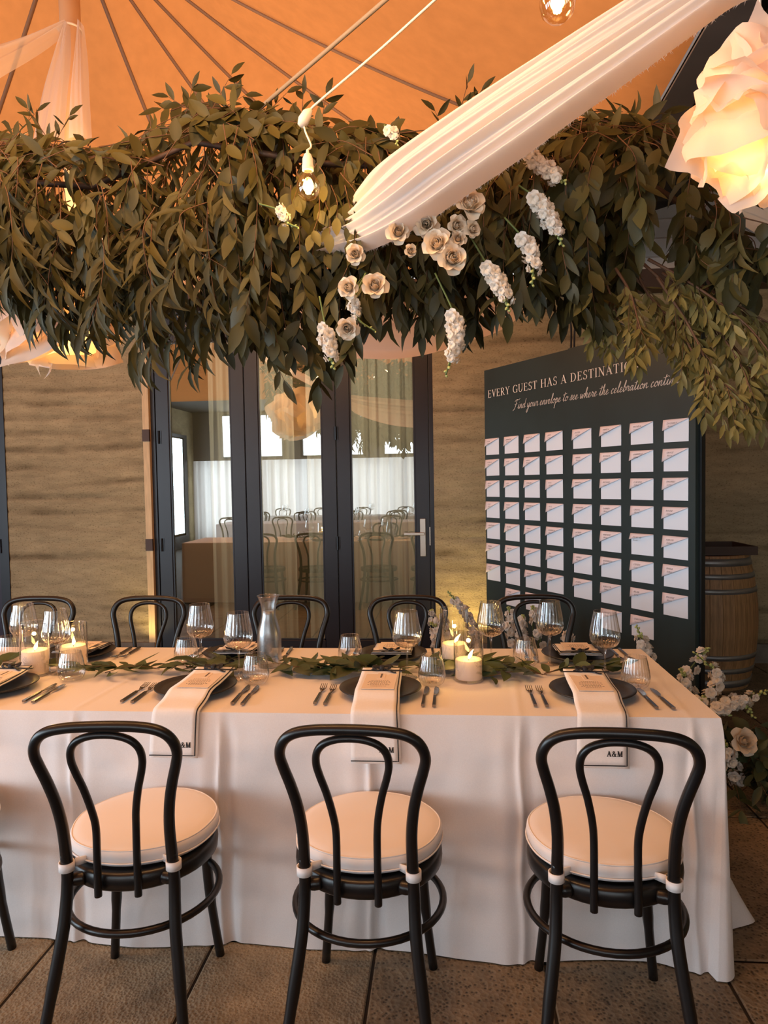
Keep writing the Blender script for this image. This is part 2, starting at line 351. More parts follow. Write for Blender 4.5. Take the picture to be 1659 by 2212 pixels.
# steel beam carrying the right edge of the canvas
bm_ = struct(MB().box(.975, .995, -2.2, 5.7, 3.13, 3.37).build('trim_3', STEEL, smooth=False))
MB().box(.975, 1.115, -2.2, 5.7, 3.12, 3.14).build('flange', STEEL, bm_, False); MB().box(.975, 1.115, -2.2, 5.7, 3.36, 3.38).build('flange', STEEL, bm_, False)
struct(MB().box(1.21, 1.3, -2.2, 5.7, 3.2, 3.42).build('trim_4', M('dark_rafter', (.07, .05, .035), .7), smooth=False))
# white lapped boards above the wall at the right
wu = struct(MB().box(.98, 4.6, 5.84, 5.9, 3.06, 4.5).build('wall_upper', BOARDW, smooth=False))
for k in range(9):
    z = 3.06+k*.145; MB().prism([(5.84, z), (5.80, z), (5.835, z+.15), (5.84, z+.15)], lambda u, v, h: (h, u, v), .98, 4.58).build('board', BOARDW, wu, False)
# canvas
AP = Vector((-2.096, 4.0)); ZA, ZE, PW = 4.794, 3.15, 1.3; CX0, CX1, CY0, CY1 = -6.3, .97, -2.2, 5.72
def per(th):
    d = (cos(th), sin(th)); ts = []
    for a, lo, hi in ((0, CX0, CX1), (1, CY0, CY1)):
        if d[a] > 1e-9: ts.append((hi-AP[a])/d[a])
        elif d[a] < -1e-9: ts.append((lo-AP[a])/d[a])
    return min(ts)
def can(th, s, off=0):                     # s: 0 at the apex, 1 at the edge
    r = per(th)*s; return Vector((AP.x+cos(th)*r, AP.y+sin(th)*r, ZE+(ZA-ZE)*max(0, 1-s)**PW-off))
corner = [atan2(y-AP.y, x-AP.x) for x in (CX0, CX1) for y in (CY0, CY1)]
ths = sorted([2*pi*i/96-pi for i in range(96)]+corner)
cm = MB(); NS = 22
for i in range(len(ths)):
    for j in range(NS+1): cm.v.append(tuple(can(ths[i], .02+.98*j/NS)))
n_ = len(ths)
for i in range(n_):
    for j in range(NS):
        a = i*(NS+1)+j; b = ((i+1) % n_)*(NS+1)+j; cm.f.append((a, a+1, b+1, b))
cv = struct(cm.build('ceiling_canvas', CANVAS))
for th in (2.4916, 1.3702, .8977, .6604, .41, -.066, -.55, -1.05, -1.6, -2.1, -2.6, 3.0):
    MB().tube([can(th, .03+.97*j/24, .012) for j in range(25)], .0135, 6, flat=.5).build('strap', STRAP, cv)
mt = thing('tent_mast', 'pale round tent mast hanging from the peak of the orange canvas', 'mast', (AP.x, AP.y, 2.85))
MB().tube([(0, 0, z) for z in (0, .6, 1.2, 1.9)], [.07, .062, .058, .055], 16).build('pole', M('peach_mast', (.55, .33, .18), .6), mt)
MB().tube([(.064*cos(a*pi/10), .064*sin(a*pi/10), 1.235) for a in range(20)], .007, 6, closed=True).build('rope_ring', WHITEPL, mt)
# door 1: three glazed leaves
DY = 5.85
d1 = struct(MB().box(-2.465, -2.43, DY-.03, DY+.1, 0, 2.8).box(-.125, -.09, DY-.03, DY+.1, 0, 2.8).box(-2.43, -.125, DY-.03, DY+.1, 2.76, 2.8).box(-2.43, -.125, DY-.03, DY+.1, -.005, .03).build('door_1', DARK, smooth=False))
def leaf_door(parent, x0, x1, mat, hinge=None, handle=False, st=.115, z1=2.755):
    p = MB(); st2 = st
    for a, b, c, d in ((x0, x0+st, .035, z1), (x1-st2, x1, .035, z1), (x0+st, x1-st2, .035, .16), (x0+st, x1-st2, z1-.075, z1)): p.bevelbox(a, b, DY-.02, DY+.03, c, d, .004)
    o = p.build('door_panel', mat, parent, False)
    MB().box(x0+st-.006, x1-st2+.006, DY+.002, DY+.010, .155, z1-.07).build('pane', PANE, o, False)
    bd = MB()
    for a, b, c, d in ((x0+st, x0+st+.012, .16, z1-.075), (x1-st2-.012, x1-st2, .16, z1-.075), (x0+st, x1-st2, .16, .172), (x0+st, x1-st2, z1-.087, z1-.075)): bd.box(a, b, DY-.012, DY+.002, c, d)
    bd.build('glazing_bead', mat, o, False)
    if hinge is not None:
        for z in (.92, 1.83):
            h = MB().tube([(hinge, DY-.028, z), (hinge, DY-.028, z+.11)], .009, 8).box(hinge-.02, hinge+.02, DY-.024, DY-.018, z, z+.11)
            h.build('hinge', CUTB, o, False)
    if handle:
        xh = x1-.06
        h = MB().bevelbox(xh-.024, xh+.024, DY-.034, DY-.018, .86, 1.17, .003)
        h.tube([(xh, DY-.03, 1.05), (xh, DY-.075, 1.05)], .011, 10).bevelbox(xh-.155, xh+.014, DY-.085, DY-.068, 1.038, 1.06, .003)
        h.build('handle', CHROME, o, False)
        MB().box(x1-.006, x1+.004, DY-.030, DY-.018, .95, 1.1).build('strike_plate', CHROME, o, False)
    return o
w3 = (2.43-.125)/3
for k in range(3):
    leaf_door(d1, -2.43+w3*k+.002, -2.43+w3*(k+1)-.002, DARK, hinge=(-2.40, None, -.125-w3)[k], handle=(k == 2))
d2 = struct(MB().box(-3.83, -3.75, DY-.06, DY+.1, 0, 2.8).box(-6.2, -3.83, DY-.03, DY+.1, 2.76, 2.8).build('door_2', DARK, smooth=False))
MB().box(-3.845, -3.831, DY-.02, DY+.05, 0, 2.76).build('gap_light_strip', M('cream_strip', (.7, .62, .42), .5), d2, False)  # cream colour stands in for light showing through the door gap
p2 = leaf_door(d2, -4.75, -3.85, PURPLE, st=.16)
for z in (.92, 1.83): MB().box(-3.87, -3.815, DY-.075, DY-.022, z, z+.12).build('hinge', DARK, p2, False)
# room behind the doors
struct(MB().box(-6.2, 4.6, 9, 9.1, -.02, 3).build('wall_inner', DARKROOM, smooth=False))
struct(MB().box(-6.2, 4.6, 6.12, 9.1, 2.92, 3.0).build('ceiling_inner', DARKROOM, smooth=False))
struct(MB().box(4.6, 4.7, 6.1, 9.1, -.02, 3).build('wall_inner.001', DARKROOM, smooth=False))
lamp('curtain_fill_light', 'POINT', (-1.2, 7.4, 2.4), 110, (1, .82, .55), shadow_soft_size=.2)  # unseen fill light added to brighten the sheer curtains
def curtain(x0, x1, y, z0, z1, n, amp, label, mat=SHEER, name='sheer_curtain', cat='curtain', group=None):
    ph = random.random()*9
    def f(u, v):
        a = u*n*2*pi
        return (lerp(x0, x1, u)+.012*sin(a*.37+ph), y+amp*(sin(a+ph)+.45*sin(2.3*a+1+ph))*(1-.25*v)+.008*sin(5*v+a), lerp(z0, z1, v))
    return tag(MB().grid(int(n*11), 5, f).build(name, mat), label, cat, group)
curtain(-2.08, -1.30, 6.12, .03, 2.72, 7, .022, 'sheer white curtain behind the left glass leaf of the door')
curtain(-1.20, -.15, 6.12, .03, 2.72, 10, .025, 'sheer white curtain behind the middle and right glass leaves')
# ================================================================ chairs
OUT = [(.140, .455), (.138, .52), (.138, .60), (.145, .67), (.158, .73), (.172, .78), (.1785, .812), (.1735, .840), (.157, .864), (.129, .879), (.087, .8865), (.04, .889), (0, .8895)]
INN = [(.052, .418), (.052, .47), (.0515, .53), (.052, .60), (.057, .65), (.069, .71), (.083, .76), (.0895, .795), (.085, .826), (.067, .849), (.036, .862), (0, .8655)]
def back_y(z): return -.190-max(0, z-.47)*.15-max(0, z-.47)**2*.18
def hoop(half, dy=0):
    p = [(x, z) for x, z in half]; p = p+[(-x, z) for x, z in reversed(half[:-1])]
    return cr([(x, back_y(z)+dy*max(0, min(1, (.60-z)/.12)), z) for x, z in p], 9)
def make_chair(label):
    t = thing('bentwood_chair', label, 'chair')
    h = hoop(OUT); MB().tube(h, [lerp(.0152, .0135, min(1, max(0, (q.z-.5)/.3))) for q in h], 12).build('back_hoop', CHAIRB, t)
    h = hoop(INN, -.022); MB().tube(h, .0098, 10).build('inner_hoop', CHAIRB, t)
    # seat ring
    MB().lathe([(.150, .425), (.196, .420), (.203, .427), (.205, .445), (.203, .463), (.197, .469), (.150, .466), (.150, .425)], 48, (0, 0, 0)).build('seat_ring', CHAIRB, t)
    MB().lathe([(.001, .455), (.152, .455), (.152, .447), (.001, .447)], 32).build('seat', CHAIRB, t)
    for s in (-1, 1):
        MB().tube(cr([(s*.1382, back_y(.53), .53), (s*.140, -.191, .455), (s*.142, -.199, .39), (s*.147, -.215, .32), (s*.163, -.245, .20), (s*.190, -.300, 0)], 5), [.0146]*3+[.0152]*3+[.0158]*5+[.016]*10+[.0145]*5, 12).build('leg', CHAIRB, t)
    for s in (-1, 1):
        MB().tube(cr([(s*.135, .130, .44), (s*.138, .136, .34), (s*.146, .144, .2), (s*.166, .166, 0)], 5), [.0165]*6+[.016]*5+[.0135]*5, 12).build('leg', CHAIRB, t)
    MB().tube([(.206*cos(a*pi/24), .206*sin(a*pi/24)-.008, .318) for a in range(48)], .0105, 10, closed=True).build('stretcher_ring', CHAIRB, t)
    for s in (-1, 1):  # cast brackets where the ring meets the rear posts
        MB().tube(cr([(s*.137, -.187, .446), (s*.126, -.176, .445), (s*.105, -.168, .445)], 4), [.010, .0125, .0145, .016, .017, .018, .018, .018, .018], 10).build('bracket', CHAIRB, t)
    return t
def cushion(label, loc, rz):
    t = thing('seat_cushion', label, 'cushion', (loc[0], loc[1], .471), rz, 'round white cushions tied to the near chairs')
    rf = lambda a, z: 1-.045*math.exp(-((a-1.5*pi)/.5)**2)+.006*sin(7*a)
    MB().lathe([(.001, 0), (.185, .001), (.197, .006), (.203, .018), (.205, .030), (.203, .044), (.196, .049), (.17, .054), (.12, .057), (.06, .058), (.001, .0585)], 64, (0, .012, 0), rf).build('pad', CUSH, t)
    for r, z in ((.1985, .0475), (.2055, .016)):
        MB().tube([(r*rf(a*pi/32, 0)*cos(a*pi/32), .012+r*rf(a*pi/32, 0)*sin(a*pi/32), z) for a in range(64)], .0024, 6, closed=True).build('piping', CUSH, t)
    for s in (-1, 1):
        pts = [(s*.140+.0185*cos(a*pi/10), -.1935+.0185*sin(a*pi/10)) for a in range(20)]
        m = MB(); m.add([(x, y, z) for z in (.008, .031) for x, y in pts], [(i, (i+1) % 20, 20+(i+1) % 20, 20+i) for i in range(20)])
        m.add([(s*.125, -.176, .008), (s*.10, -.158, .010), (s*.10, -.158, .028), (s*.125, -.176, .031)], [(0, 1, 2, 3)])
        solid(m.build('strap', CUSH, t), .003)
    return t
NEAR = [(-.876, .085, 'black bentwood chair on the near side, leftmost of the three whole ones'), (-.226, -.03, 'black bentwood chair on the near side, middle of the three whole ones'),
        (.4165, -.07, 'black bentwood chair on the near side, nearest the right table end'), (-1.57, .03, 'black bentwood chair mostly cut off by the left picture edge, near side')]
ch0 = make_chair(NEAR[0][2]); GRP = 'bentwood chairs around the long table'
ch0['group'] = GRP
for i, (x, rz, lb) in enumerate(NEAR):
    y = 1.94
    c = ch0 if i == 0 else dup(ch0, (x, y, 0), rz, lb, GRP)
    c.location = (x, y, 0); c.rotation_euler = (0, 0, rz)
    cushion(['round white cushion on the leftmost whole near chair', 'round white cushion on the middle near chair', 'round white cushion on the near chair by the right table end', 'sliver of white cushion at the left picture edge'][i], (x, y), rz)
FARL = ['black bentwood chair on the far side, at the left picture edge', 'black bentwood chair on the far side in front of the left wall panel', 'black bentwood chair on the far side behind the carafe', 'black bentwood chair on the far side in front of the right door leaf', 'black bentwood chair on the far side in front of the envelope board']
for x, lb in zip((-2.20, -1.585, -.815, -.203, .450), FARL):
    dup(ch0, (x*.980, 3.305, 0), pi+random.uniform(-.03, .03), lb, GRP, (1.07, 1, 1))
# ================================================================ table and cloth
TX0, TX1, TY0, TY1, TZ = -3.3, .82, 2.19, 3.07, .75
tb = thing('banquet_table', 'long banquet table hidden beneath the floor-length white cloth', 'table', (-1.24, 2.63, 0))
MB().bevelbox(-2.03, 2.03, -.425, .425, .70, .742, .004).build('tabletop', DKTIMBER, tb, False)
for sx in (-1.9, 0, 1.9):
    for sy in (-.3, .3): MB().tube([(sx, sy, 0), (sx, sy, .70)], .018, 8).build('leg', STEEL, tb)
top = []; hem = []
def seg(a, b, n, f):
    for i in range(n):
        t = i/n; top.append(Vector((lerp(a[0], b[0], t), lerp(a[1], b[1], t), TZ))); hem.append(Vector((*f(t), .004)))
CRE = [-2.4, -1.85, -1.22, -.73, -.25, .22, .73]
def fy(x): return TY0-.028-.016*sin(x*5.2+.8)-.010*sin(x*11.3)
def front(t):
    x = lerp(TX0, TX1, t); k = max(0, (x-.60)/.22); return (x-.055*k*k, fy(x)-.050*k*k*(3-2*k))
seg((TX0, TY0), (TX1, TY0), 640, front)
cp = cr([(.765, 2.095), (.800, 2.095), (.828, 2.13), (.818, 2.20), (.822, 2.27)], 6)
for p in cp[:-1]:
    top.append(Vector((TX1, TY0, TZ))); hem.append(Vector((p.x, p.y, .004)))
SIDE = cr([(.822, 2.27), (.89, 2.33), (1.00, 2.39), (.92, 2.47), (.87, 2.60), (.90, 2.78), (.87, 2.92), (.89, 3.05)], 6)
def side(t): q = pl(SIDE, t); return (q.x, q.y)
seg((TX1, TY0), (TX1, TY1), 44, side)
for p in cr([(.89, 3.05), (.90, 3.13), (.85, 3.16), (.80, 3.12)], 4)[:-1]:
    top.append(Vector((TX1, TY1, TZ))); hem.append(Vector((p.x, p.y, .004)))
seg((TX1, TY1), (TX0, TY1), 90, lambda t: (lerp(TX1, TX0, t), TY1+.014+.006*sin(t*40)))
seg((TX0, TY1), (TX0, TY0), 20, lambda t: (TX0-.03, lerp(TY1, TY0, t)))
NW = 34; cm = MB(); n_ = len(top)
for j in range(NW+1):
    w = j/NW
    for a, b in zip(top, hem):
        e = w**(1.15 if b.x < .85 else 2.6); p = a.lerp(b, e); p.z = lerp(a.z, b.z, w)
        rr = .012*(1-(1-min(1, w*8))**2)                      # small soft shoulder at the edge
        c = Vector((-1.2, 2.63, 0)); out = Vector((1 if a.x >= TX1-1e-4 else 0, -1 if a.y <= TY0+1e-4 else (1 if a.y >= TY1-1e-4 else 0), 0))
        p += out*rr*.6
        if a.y <= TY0+1e-4 and a.x < TX1-.002:                # pressed fold lines and small creases in the front drop
            py_ = p.y
            for cx in CRE:
                dx = p.x-cx-.004*sin(14*w+cx*9)
                p.y -= .016*math.exp(-(dx/.009)**2)*(.45+.55*sin(pi*min(1, w*1.2))) - .012*math.exp(-((dx-.026)/.018)**2)+.006*math.exp(-((dx+.05)/.03)**2)
            p.y -= .007*noise.noise((p.x*3.0, w*3, .3))+.0045*noise.noise((p.x*9, w*14, 4.3))
            for cz, sl, ph_ in ((.20, .10, 1.0), (.27, -.16, 4.0), (.33, .05, 8.0), (.55, .03, 12.0)):
                    p.y -= .013*math.exp(-((w-cz-sl*(p.x+.3)-.01*sin(p.x*9+ph_))/.011)**2)*max(0, noise.noise((p.x*2.1, ph_, 1)))
            p.y = lerp(py_, p.y, min(1, w*7))
        cm.v.append(tuple(p))
for j in range(NW):
    for i in range(n_):
        k = (i+1) % n_; cm.f.append((j*n_+i, j*n_+k, (j+1)*n_+k, (j+1)*n_+i))
def tz(x, y):
    h = .0
    for cx in CRE: h += .0022*math.exp(-((x-cx-.05*(y-2.2))/.008)**2)
    return TZ+h+.0010*noise.noise((x*5, y*5, 2))
b0 = len(cm.v); NX, NY = 412, 30
cm.grid(NX, NY, lambda u, v: (lerp(TX0, TX1, u), lerp(TY0, TY1, v), tz(lerp(TX0, TX1, u), lerp(TY0, TY1, v)) if 0 < u < 1 and 0 < v < 1 else TZ))
tag(cm.build('tablecloth', LINEN), 'white floor-length cloth over the long banquet table', 'tablecloth')
# ================================================================ place settings
def plate(x, y, rz, label):
    t = thing('dinner_plate', label, 'plate', (x, y, TZ+.003), rz, 'matt black dinner plates')
    MB().lathe([(.001, .004), (.075, .004), (.115, .011), (.139, .021), (.142, .0235), (.1405, .0265), (.114, .0165), (.075, .0095), (.001, .009)], 56).build('body', PLATE, t)
    MB().lathe([(.070, 0), (.072, .005), (.066, .005), (.064, 0)], 40).build('foot_ring', PLATE, t)
    return t
# letters ---------------------------------------------------------------
T_, t_ = .135, .05
def bar(a, b, w): return [(a[0]-w/2, a[1]), (a[0]+w/2, a[1]), (b[0]+w/2, b[1]), (b[0]-w/2, b[1])]
def hb(x0, x1, y, h=t_): return [(x0, y), (x1, y), (x1, y+h), (x0, y+h)]
def arcp(cx, cy, rx, ry, a0, a1, wv, wh, n=14):
    out = []
    for i in range(n):
        q = []
        for a, inner in ((a0+(a1-a0)*i/n, 0), (a0+(a1-a0)*(i+1)/n, 0), (a0+(a1-a0)*(i+1)/n, 1), (a0+(a1-a0)*i/n, 1)):
            r = radians(a); q.append((cx+(rx-wv*inner)*cos(r), cy+(ry-wh*inner)*sin(r)))
        out.append(q)
    return out
def sf(x, y, w=.3): return hb(x-w/2, x+w/2, y-(0 if y < .5 else .04), .04)
def stem(x, w=T_, a=0, b=1): return [bar((x, a), (x, b), w), sf(x, 0) if a == 0 else hb(x, x, 0), sf(x, 1) if b == 1 else hb(x, x, 0)]
GL = {
 'E': (.66, stem(.15)+[hb(.1, .56, .95), hb(.1, .46, .49), hb(.1, .6, 0), bar((.56, .8), (.55, 1), .04), bar((.6, 0), (.59, .24), .04), bar((.45, .4), (.45, .62), .04)]),
 'V': (.76, [bar((.12, 1), (.40, 0), T_), bar((.66, 1), (.40, 0), t_), sf(.12, 1, .26), sf(.66, 1, .22)]),
 'R': (.76, stem(.15)+arcp(.3, .74, .30, .26, -90, 90, .12, .045)+[hb(.15, .3, .955, .045), hb(.15, .3, .48, .045), bar((.32, .5), (.66, 0), .14), sf(.7, 0, .2)]),
 'Y': (.74, [bar((.1, 1), (.37, .45), T_), bar((.64, 1), (.37, .45), t_), bar((.37, 0), (.37, .46), T_), sf(.37, 0), sf(.1, 1, .26), sf(.64, 1, .22)]),
 'G': (.84, arcp(.44, .5, .40, .51, 40, 325, .13, .045, 20)+[bar((.72, .05), (.72, .42), T_), hb(.56, .84, .40, .04), bar((.74, .74), (.74, .97), .04)]),
 'U': (.82, [bar((.16, .3), (.16, 1), T_), bar((.66, .3), (.66, 1), t_), sf(.16, 1, .3), sf(.66, 1, .22)]+arcp(.389, .32, .297, .33, 180, 360, .11, .05)),
 'S': (.6, arcp(.30, .745, .235, .265, 35, 275, .10, .05)+arcp(.29, .265, .26, .275, 90, -155, .11, .05)+[bar((.5, .76), (.5, .98), .04), bar((.06, .02), (.06, .26), .04)]),
 'T': (.72, [bar((.35, 0), (.35, 1), T_), hb(.03, .67, .95), bar((.045, .76), (.045, 1), .04), bar((.655, .76), (.655, 1), .04), sf(.35, 0)]),
 'H': (.88, stem(.16)+stem(.70)+[hb(.16, .7, .48)]),
 'A': (.80, [bar((.08, 0), (.39, 1), t_), bar((.66, 0), (.36, 1), .15), hb(.2, .56, .34), sf(.09, 0, .22), sf(.68, 0, .28)]),
 'D': (.84, stem(.15)+arcp(.3, .5, .47, .5, -90, 90, .13, .045)+[hb(.15, .3, .955, .045), hb(.15, .3, 0, .045)]),
 'I': (.34, stem(.17)),
 'N': (.86, [bar((.15, 0), (.15, 1), t_), bar((.15, 1), (.70, 0), .14), bar((.70, 0), (.70, 1), t_), sf(.15, 0, .24), sf(.12, 1, .24), sf(.70, 1, .24)]),
 'O': (.88, arcp(.43, .5, .41, .515, 0, 360, .135, .045, 26)),
 'M': (1.02, [bar((.14, 0), (.17, 1), t_), bar((.2, 1), (.5, 0), .15), bar((.5, 0), (.80, 1), t_), bar((.84, 0), (.84, 1), .15), sf(.14, 0, .26), sf(.84, 0, .3), sf(.15, 1, .26), sf(.86, 1, .26)]),
 '&': (.88, arcp(.33, .79, .17, .215, 0, 360, .09, .05)+arcp(.33, .27, .29, .285, 60, 330, .12, .05, 18)+[bar((.25, .66), (.72, 0), .13), bar((.74, .5), (.55, .12), .05), hb(.58, .86, .48, .04), hb(.62, .86, 0, .04)]),
 '.': (.26, [[(.06, 0), (.2, 0), (.2, .13), (.06, .13)]]), ' ': (.34, [])}
def serif(txt, sp=.10):
    x = 0; polys = []
    for c in txt:
        w, ps = GL[c]; polys += [[(x+a, b) for a, b in p] for p in ps if abs(p[0][0]-p[1][0])+abs(p[0][1]-p[1][1]) > 1e-6]; x += w+sp
    return polys, x-sp
SG = {
 'F': (1.55, [[(.15, 1.85), (.7, 2.3), (1.2, 2.2), (1.8, 2.4)], [(.85, 2.25), (.75, 1.2), (.5, .1), (.05, -.35)], [(.3, 1.1), (.7, 1.15), (1.15, 1.25)]]),
 'i': (.62, [[(0, .1), (.25, 1), (.22, .2), (.42, 0), (.7, .3)], [(.3, 1.5), (.36, 1.58)]]),
 'n': (1.0, [[(0, .1), (.15, 1), (.1, 0)], [(.1, 0), (.42, .95), (.62, .9), (.6, .2), (.78, 0), (1.05, .3)]]),
 'd': (1.0, [[(.62, .8), (.35, 1), (.08, .5), (.22, .02), (.5, .3), (.72, 1.3), (.78, 2.2)], [(.78, 2.2), (.66, .5), (.72, .05), (1.05, .3)]]),
 'y': (.95, [[(0, .7), (.1, .95), (.12, .3), (.3, .02), (.58, .5), (.66, 1)], [(.66, 1), (.58, -.3), (.3, -1.25), (.05, -1.0), (.4, -.3), (1.0, .3)]]),
 'o': (.85, [[(.45, 1), (.15, .75), (.12, .2), (.4, 0), (.66, .4), (.58, .9), (.42, 1.02), (.55, .75), (.95, .8)]]),
 'u': (1.0, [[(0, .7), (.1, .95), (.1, .25), (.28, 0), (.55, .45), (.64, 1)], [(.64, 1), (.62, .2), (.8, 0), (1.05, .3)]]),
 'r': (.8, [[(0, .2), (.18, 1.1), (.3, .85), (.52, .9), (.48, .2), (.64, 0), (.85, .3)]]),
 'e': (.75, [[(0, .25), (.38, .55), (.45, .85), (.28, 1), (.1, .6), (.14, .12), (.38, 0), (.8, .35)]]),
 'v': (.8, [[(0, .75), (.12, .95), (.2, .1), (.3, .05), (.6, .9), (.85, .8)]]),
 'l': (.6, [[(0, .25), (.38, 1.4), (.42, 2.1), (.28, 2.2), (.18, 1.2), (.2, .15), (.36, 0), (.65, .3)]]),
 'p': (.9, [[(0, .5), (.2, 1.1), (.12, 0), (.02, -1.25)], [(.14, .3), (.42, .98), (.64, .75), (.55, .15), (.3, 0), (.2, .1)], [(.5, .1), (.95, .3)]]),
 't': (.65, [[(0, .25), (.3, 1.2), (.36, 1.95), (.22, .4), (.36, 0), (.7, .3)], [(-.15, 1.42), (.3, 1.5), (.85, 1.72)]]),
 's': (.75, [[(0, .15), (.36, 1.1), (.5, .55), (.4, .03), (.1, .1), (.4, .03), (.8, .35)]]),
 'w': (1.2, [[(0, .75), (.12, .95), (.16, .15), (.34, .05), (.55, .85), (.58, .15), (.78, .05), (1.0, .95), (1.25, .8)]]),
 'h': (1.0, [[(0, .25), (.36, 1.4), (.4, 2.1), (.27, 2.2), (.18, 1.2), (.12, 0)], [(.12, 0), (.42, .95), (.62, .9), (.6, .2), (.78, 0), (1.05, .3)]]),
 'c': (.75, [[(.55, .8), (.38, 1), (.12, .6), (.16, .1), (.4, 0), (.8, .35)]]),
 'b': (.8, [[(0, .25), (.36, 1.4), (.4, 2.1), (.27, 2.2), (.18, 1.2), (.16, .15), (.36, 0), (.6, .4), (.5, .9), (.36, .9)], [(.5, .9), (.85, .8)]]),
 'a': (1.0, [[(.62, .8), (.35, 1), (.08, .5), (.22, .02), (.5, .35), (.66, 1), (.62, .2), (.8, 0), (1.05, .3)]]),
 '.': (.34, [[(.05, .02), (.14, .08)]]), ' ': (.55, [])}
def script(txt, w=.13, slant=.28):
    x = 0; polys = []
    for c in txt:
        adv, sts = SG[c]
        for s_ in sts:
            q = cr([(a, b, 0) for a, b in s_], 5)
            for i in range(len(q)-1):
                a, b = q[i], q[i+1]; d = (b-a); n = Vector((-d.y, d.x, 0))
                if n.length < 1e-6: continue
                ww = w*(1.25 if d.y < 0 else .8)
                n = n.normalized()*ww/2; e = d.normalized()*ww*.25
                polys.append([(p.x+slant*p.y+x, p.y) for p in (a-n-e, b-n+e, b+n+e, a+n-e)])
        x += adv
    return polys, x
def text_mesh(polys, fn, name, mat, parent):
    m = MB()
    for p in polys: m.add([fn(u, v) for u, v in p], [tuple(range(len(p)))])
    return m.build(name, mat, parent, False)
# napkin that runs from the plate over the table edge -------------------
def napkin_near(x, skew, label, drop, lift=0):
    t = thing('napkin', label, 'napkin', (x, TY0, TZ), 0, 'napkins hanging over the near table edge')
    path = cr([(.352, .050), (.28, .043), (.20, .0405), (.13, .0405), (.098, .037), (.06, .022), (.01, .0135), (-.012, .004), (-.020, -.03), (-.026, -drop*.6), (-.030, -drop)], 4)
    n = len(path); hw = .077
    def lay(off, w0, w1, end):
        def f(u, v):
            k = v*(n-1)*end; i = min(int(k), n-2); p = path[i].lerp(path[i+1], k-i)
            xx = lerp(w0, w1, u)+skew*(1-v)*.0; w = 1+.10*(1-v)
            tn = (path[min(i+1, n-1)]-path[i]); nn = Vector((-tn.y, tn.x, 0)).normalized()
            o = off+.0012*noise.noise((xx*30, v*9, x))
            return (xx*(.93+.09*v)+skew*(v-.4), p.x-nn.x*o, p.y-nn.y*o)
        return f
    solid(MB().grid(10, 40, lay(-.0, -hw, hw, 1)).build('cloth', COTTON, t), .003)
    solid(MB().grid(10, 40, lay(.0036, -hw, hw-.008, .985)).build('cloth', COTTON, t), .0022)
    g = lay(.004, -hw, hw, 1); g2 = lay(.004, -hw, hw-.008, .985)
    MB().tube([g2(1, v/40) for v in range(41)]+[g2(1-.05*k, 1) for k in range(1, 21)], .0019, 6).build('piping', PIPING, t)
    MB().tube([g2(k/12, 0) for k in range(13)], .0017, 6).build('piping', PIPING, t)
    ps, wd_ = serif('A&M', .10); hgt = .0165; vv = .952
    ps = [[(a+dx, b+dy) for a, b in p] for p in ps for dx, dy in ((0, 0), (.05, 0), (-.05, 0), (.02, .03))]
    def put(u, v):
        q0 = Vector(g2(.60+u*hgt/(2*hw), vv)); q1 = Vector(g2(.60, 1)); q2 = Vector(g2(.60, vv)); up_ = (q2-q1).normalized()
        q = q0+up_*(v*hgt); return (q.x, q.y-.0024, q.z)
    text_mesh(ps, put, 'monogram', PIPING, t)
    # black ribbon bow holding the card
    bow = MB()
    def loop(s):
        def f(u, v):
            a = u*pi; return (s*(.004+.028*sin(a)), .245+.004*s+(v-.5)*.006+.006*cos(a)*(.4+v), .050+.008*sin(a)*(v+.3)+.004*cos(a))
        return f
    for s in (-1, 1): bow.grid(10, 2, loop(s))
    bow.grid(8, 1, lambda u, v: (.004+.046*u, .238-.016*u+.009*v, .050-.004*u+.003*sin(u*6)))
    bow.grid(8, 1, lambda u, v: (-.004-.046*u, .240+.006*u+.008*v, .050-.005*u+.003*sin(u*5)))
    bow.bevelbox(-.007, .007, .237, .253, .047, .060, .002)
    bow.grid(12, 1, lambda u, v: (-.080+.160*u, .239+.010*v, .0450-.001*abs(u-.5)))
    bow.v = [(x*1.05-skew*.36, (y-.245)*1.5+.325, z*1.12+.002) for x, y, z in bow.v]
    solid(bow.build('ribbon_bow', PIPING, t), .0012)
    return t
def card_near(x, label):
    t = thing('menu_card', label, 'menu card', (x, TY0+.195, TZ+.0468), 0, 'printed menu cards')
    MB().bevelbox(-.055, .055, -.085, .122, 0, .0014, .0005).build('card', CARD, t, False)
    pr = MB()
    for k in range(6):
        w = (.030, .038, .040, .030, .038, .026)[k]; y = .012-k*.0135
        for j in range(9):
            a = -w+2*w*j/9; pr.box(a, a+2*w/9*random.uniform(.5, .85), y, y+.0036, .0014, .0017)
    pr.build('print', INK, t, False)
    b = MB().box(-.014, .014, .030, .118, .0014, .0022); b.build('name_tag', CARD, t, False)
    MB().box(-.003, .003, .045, .095, .0022, .0025).build('print', INK, t, False)
    return t
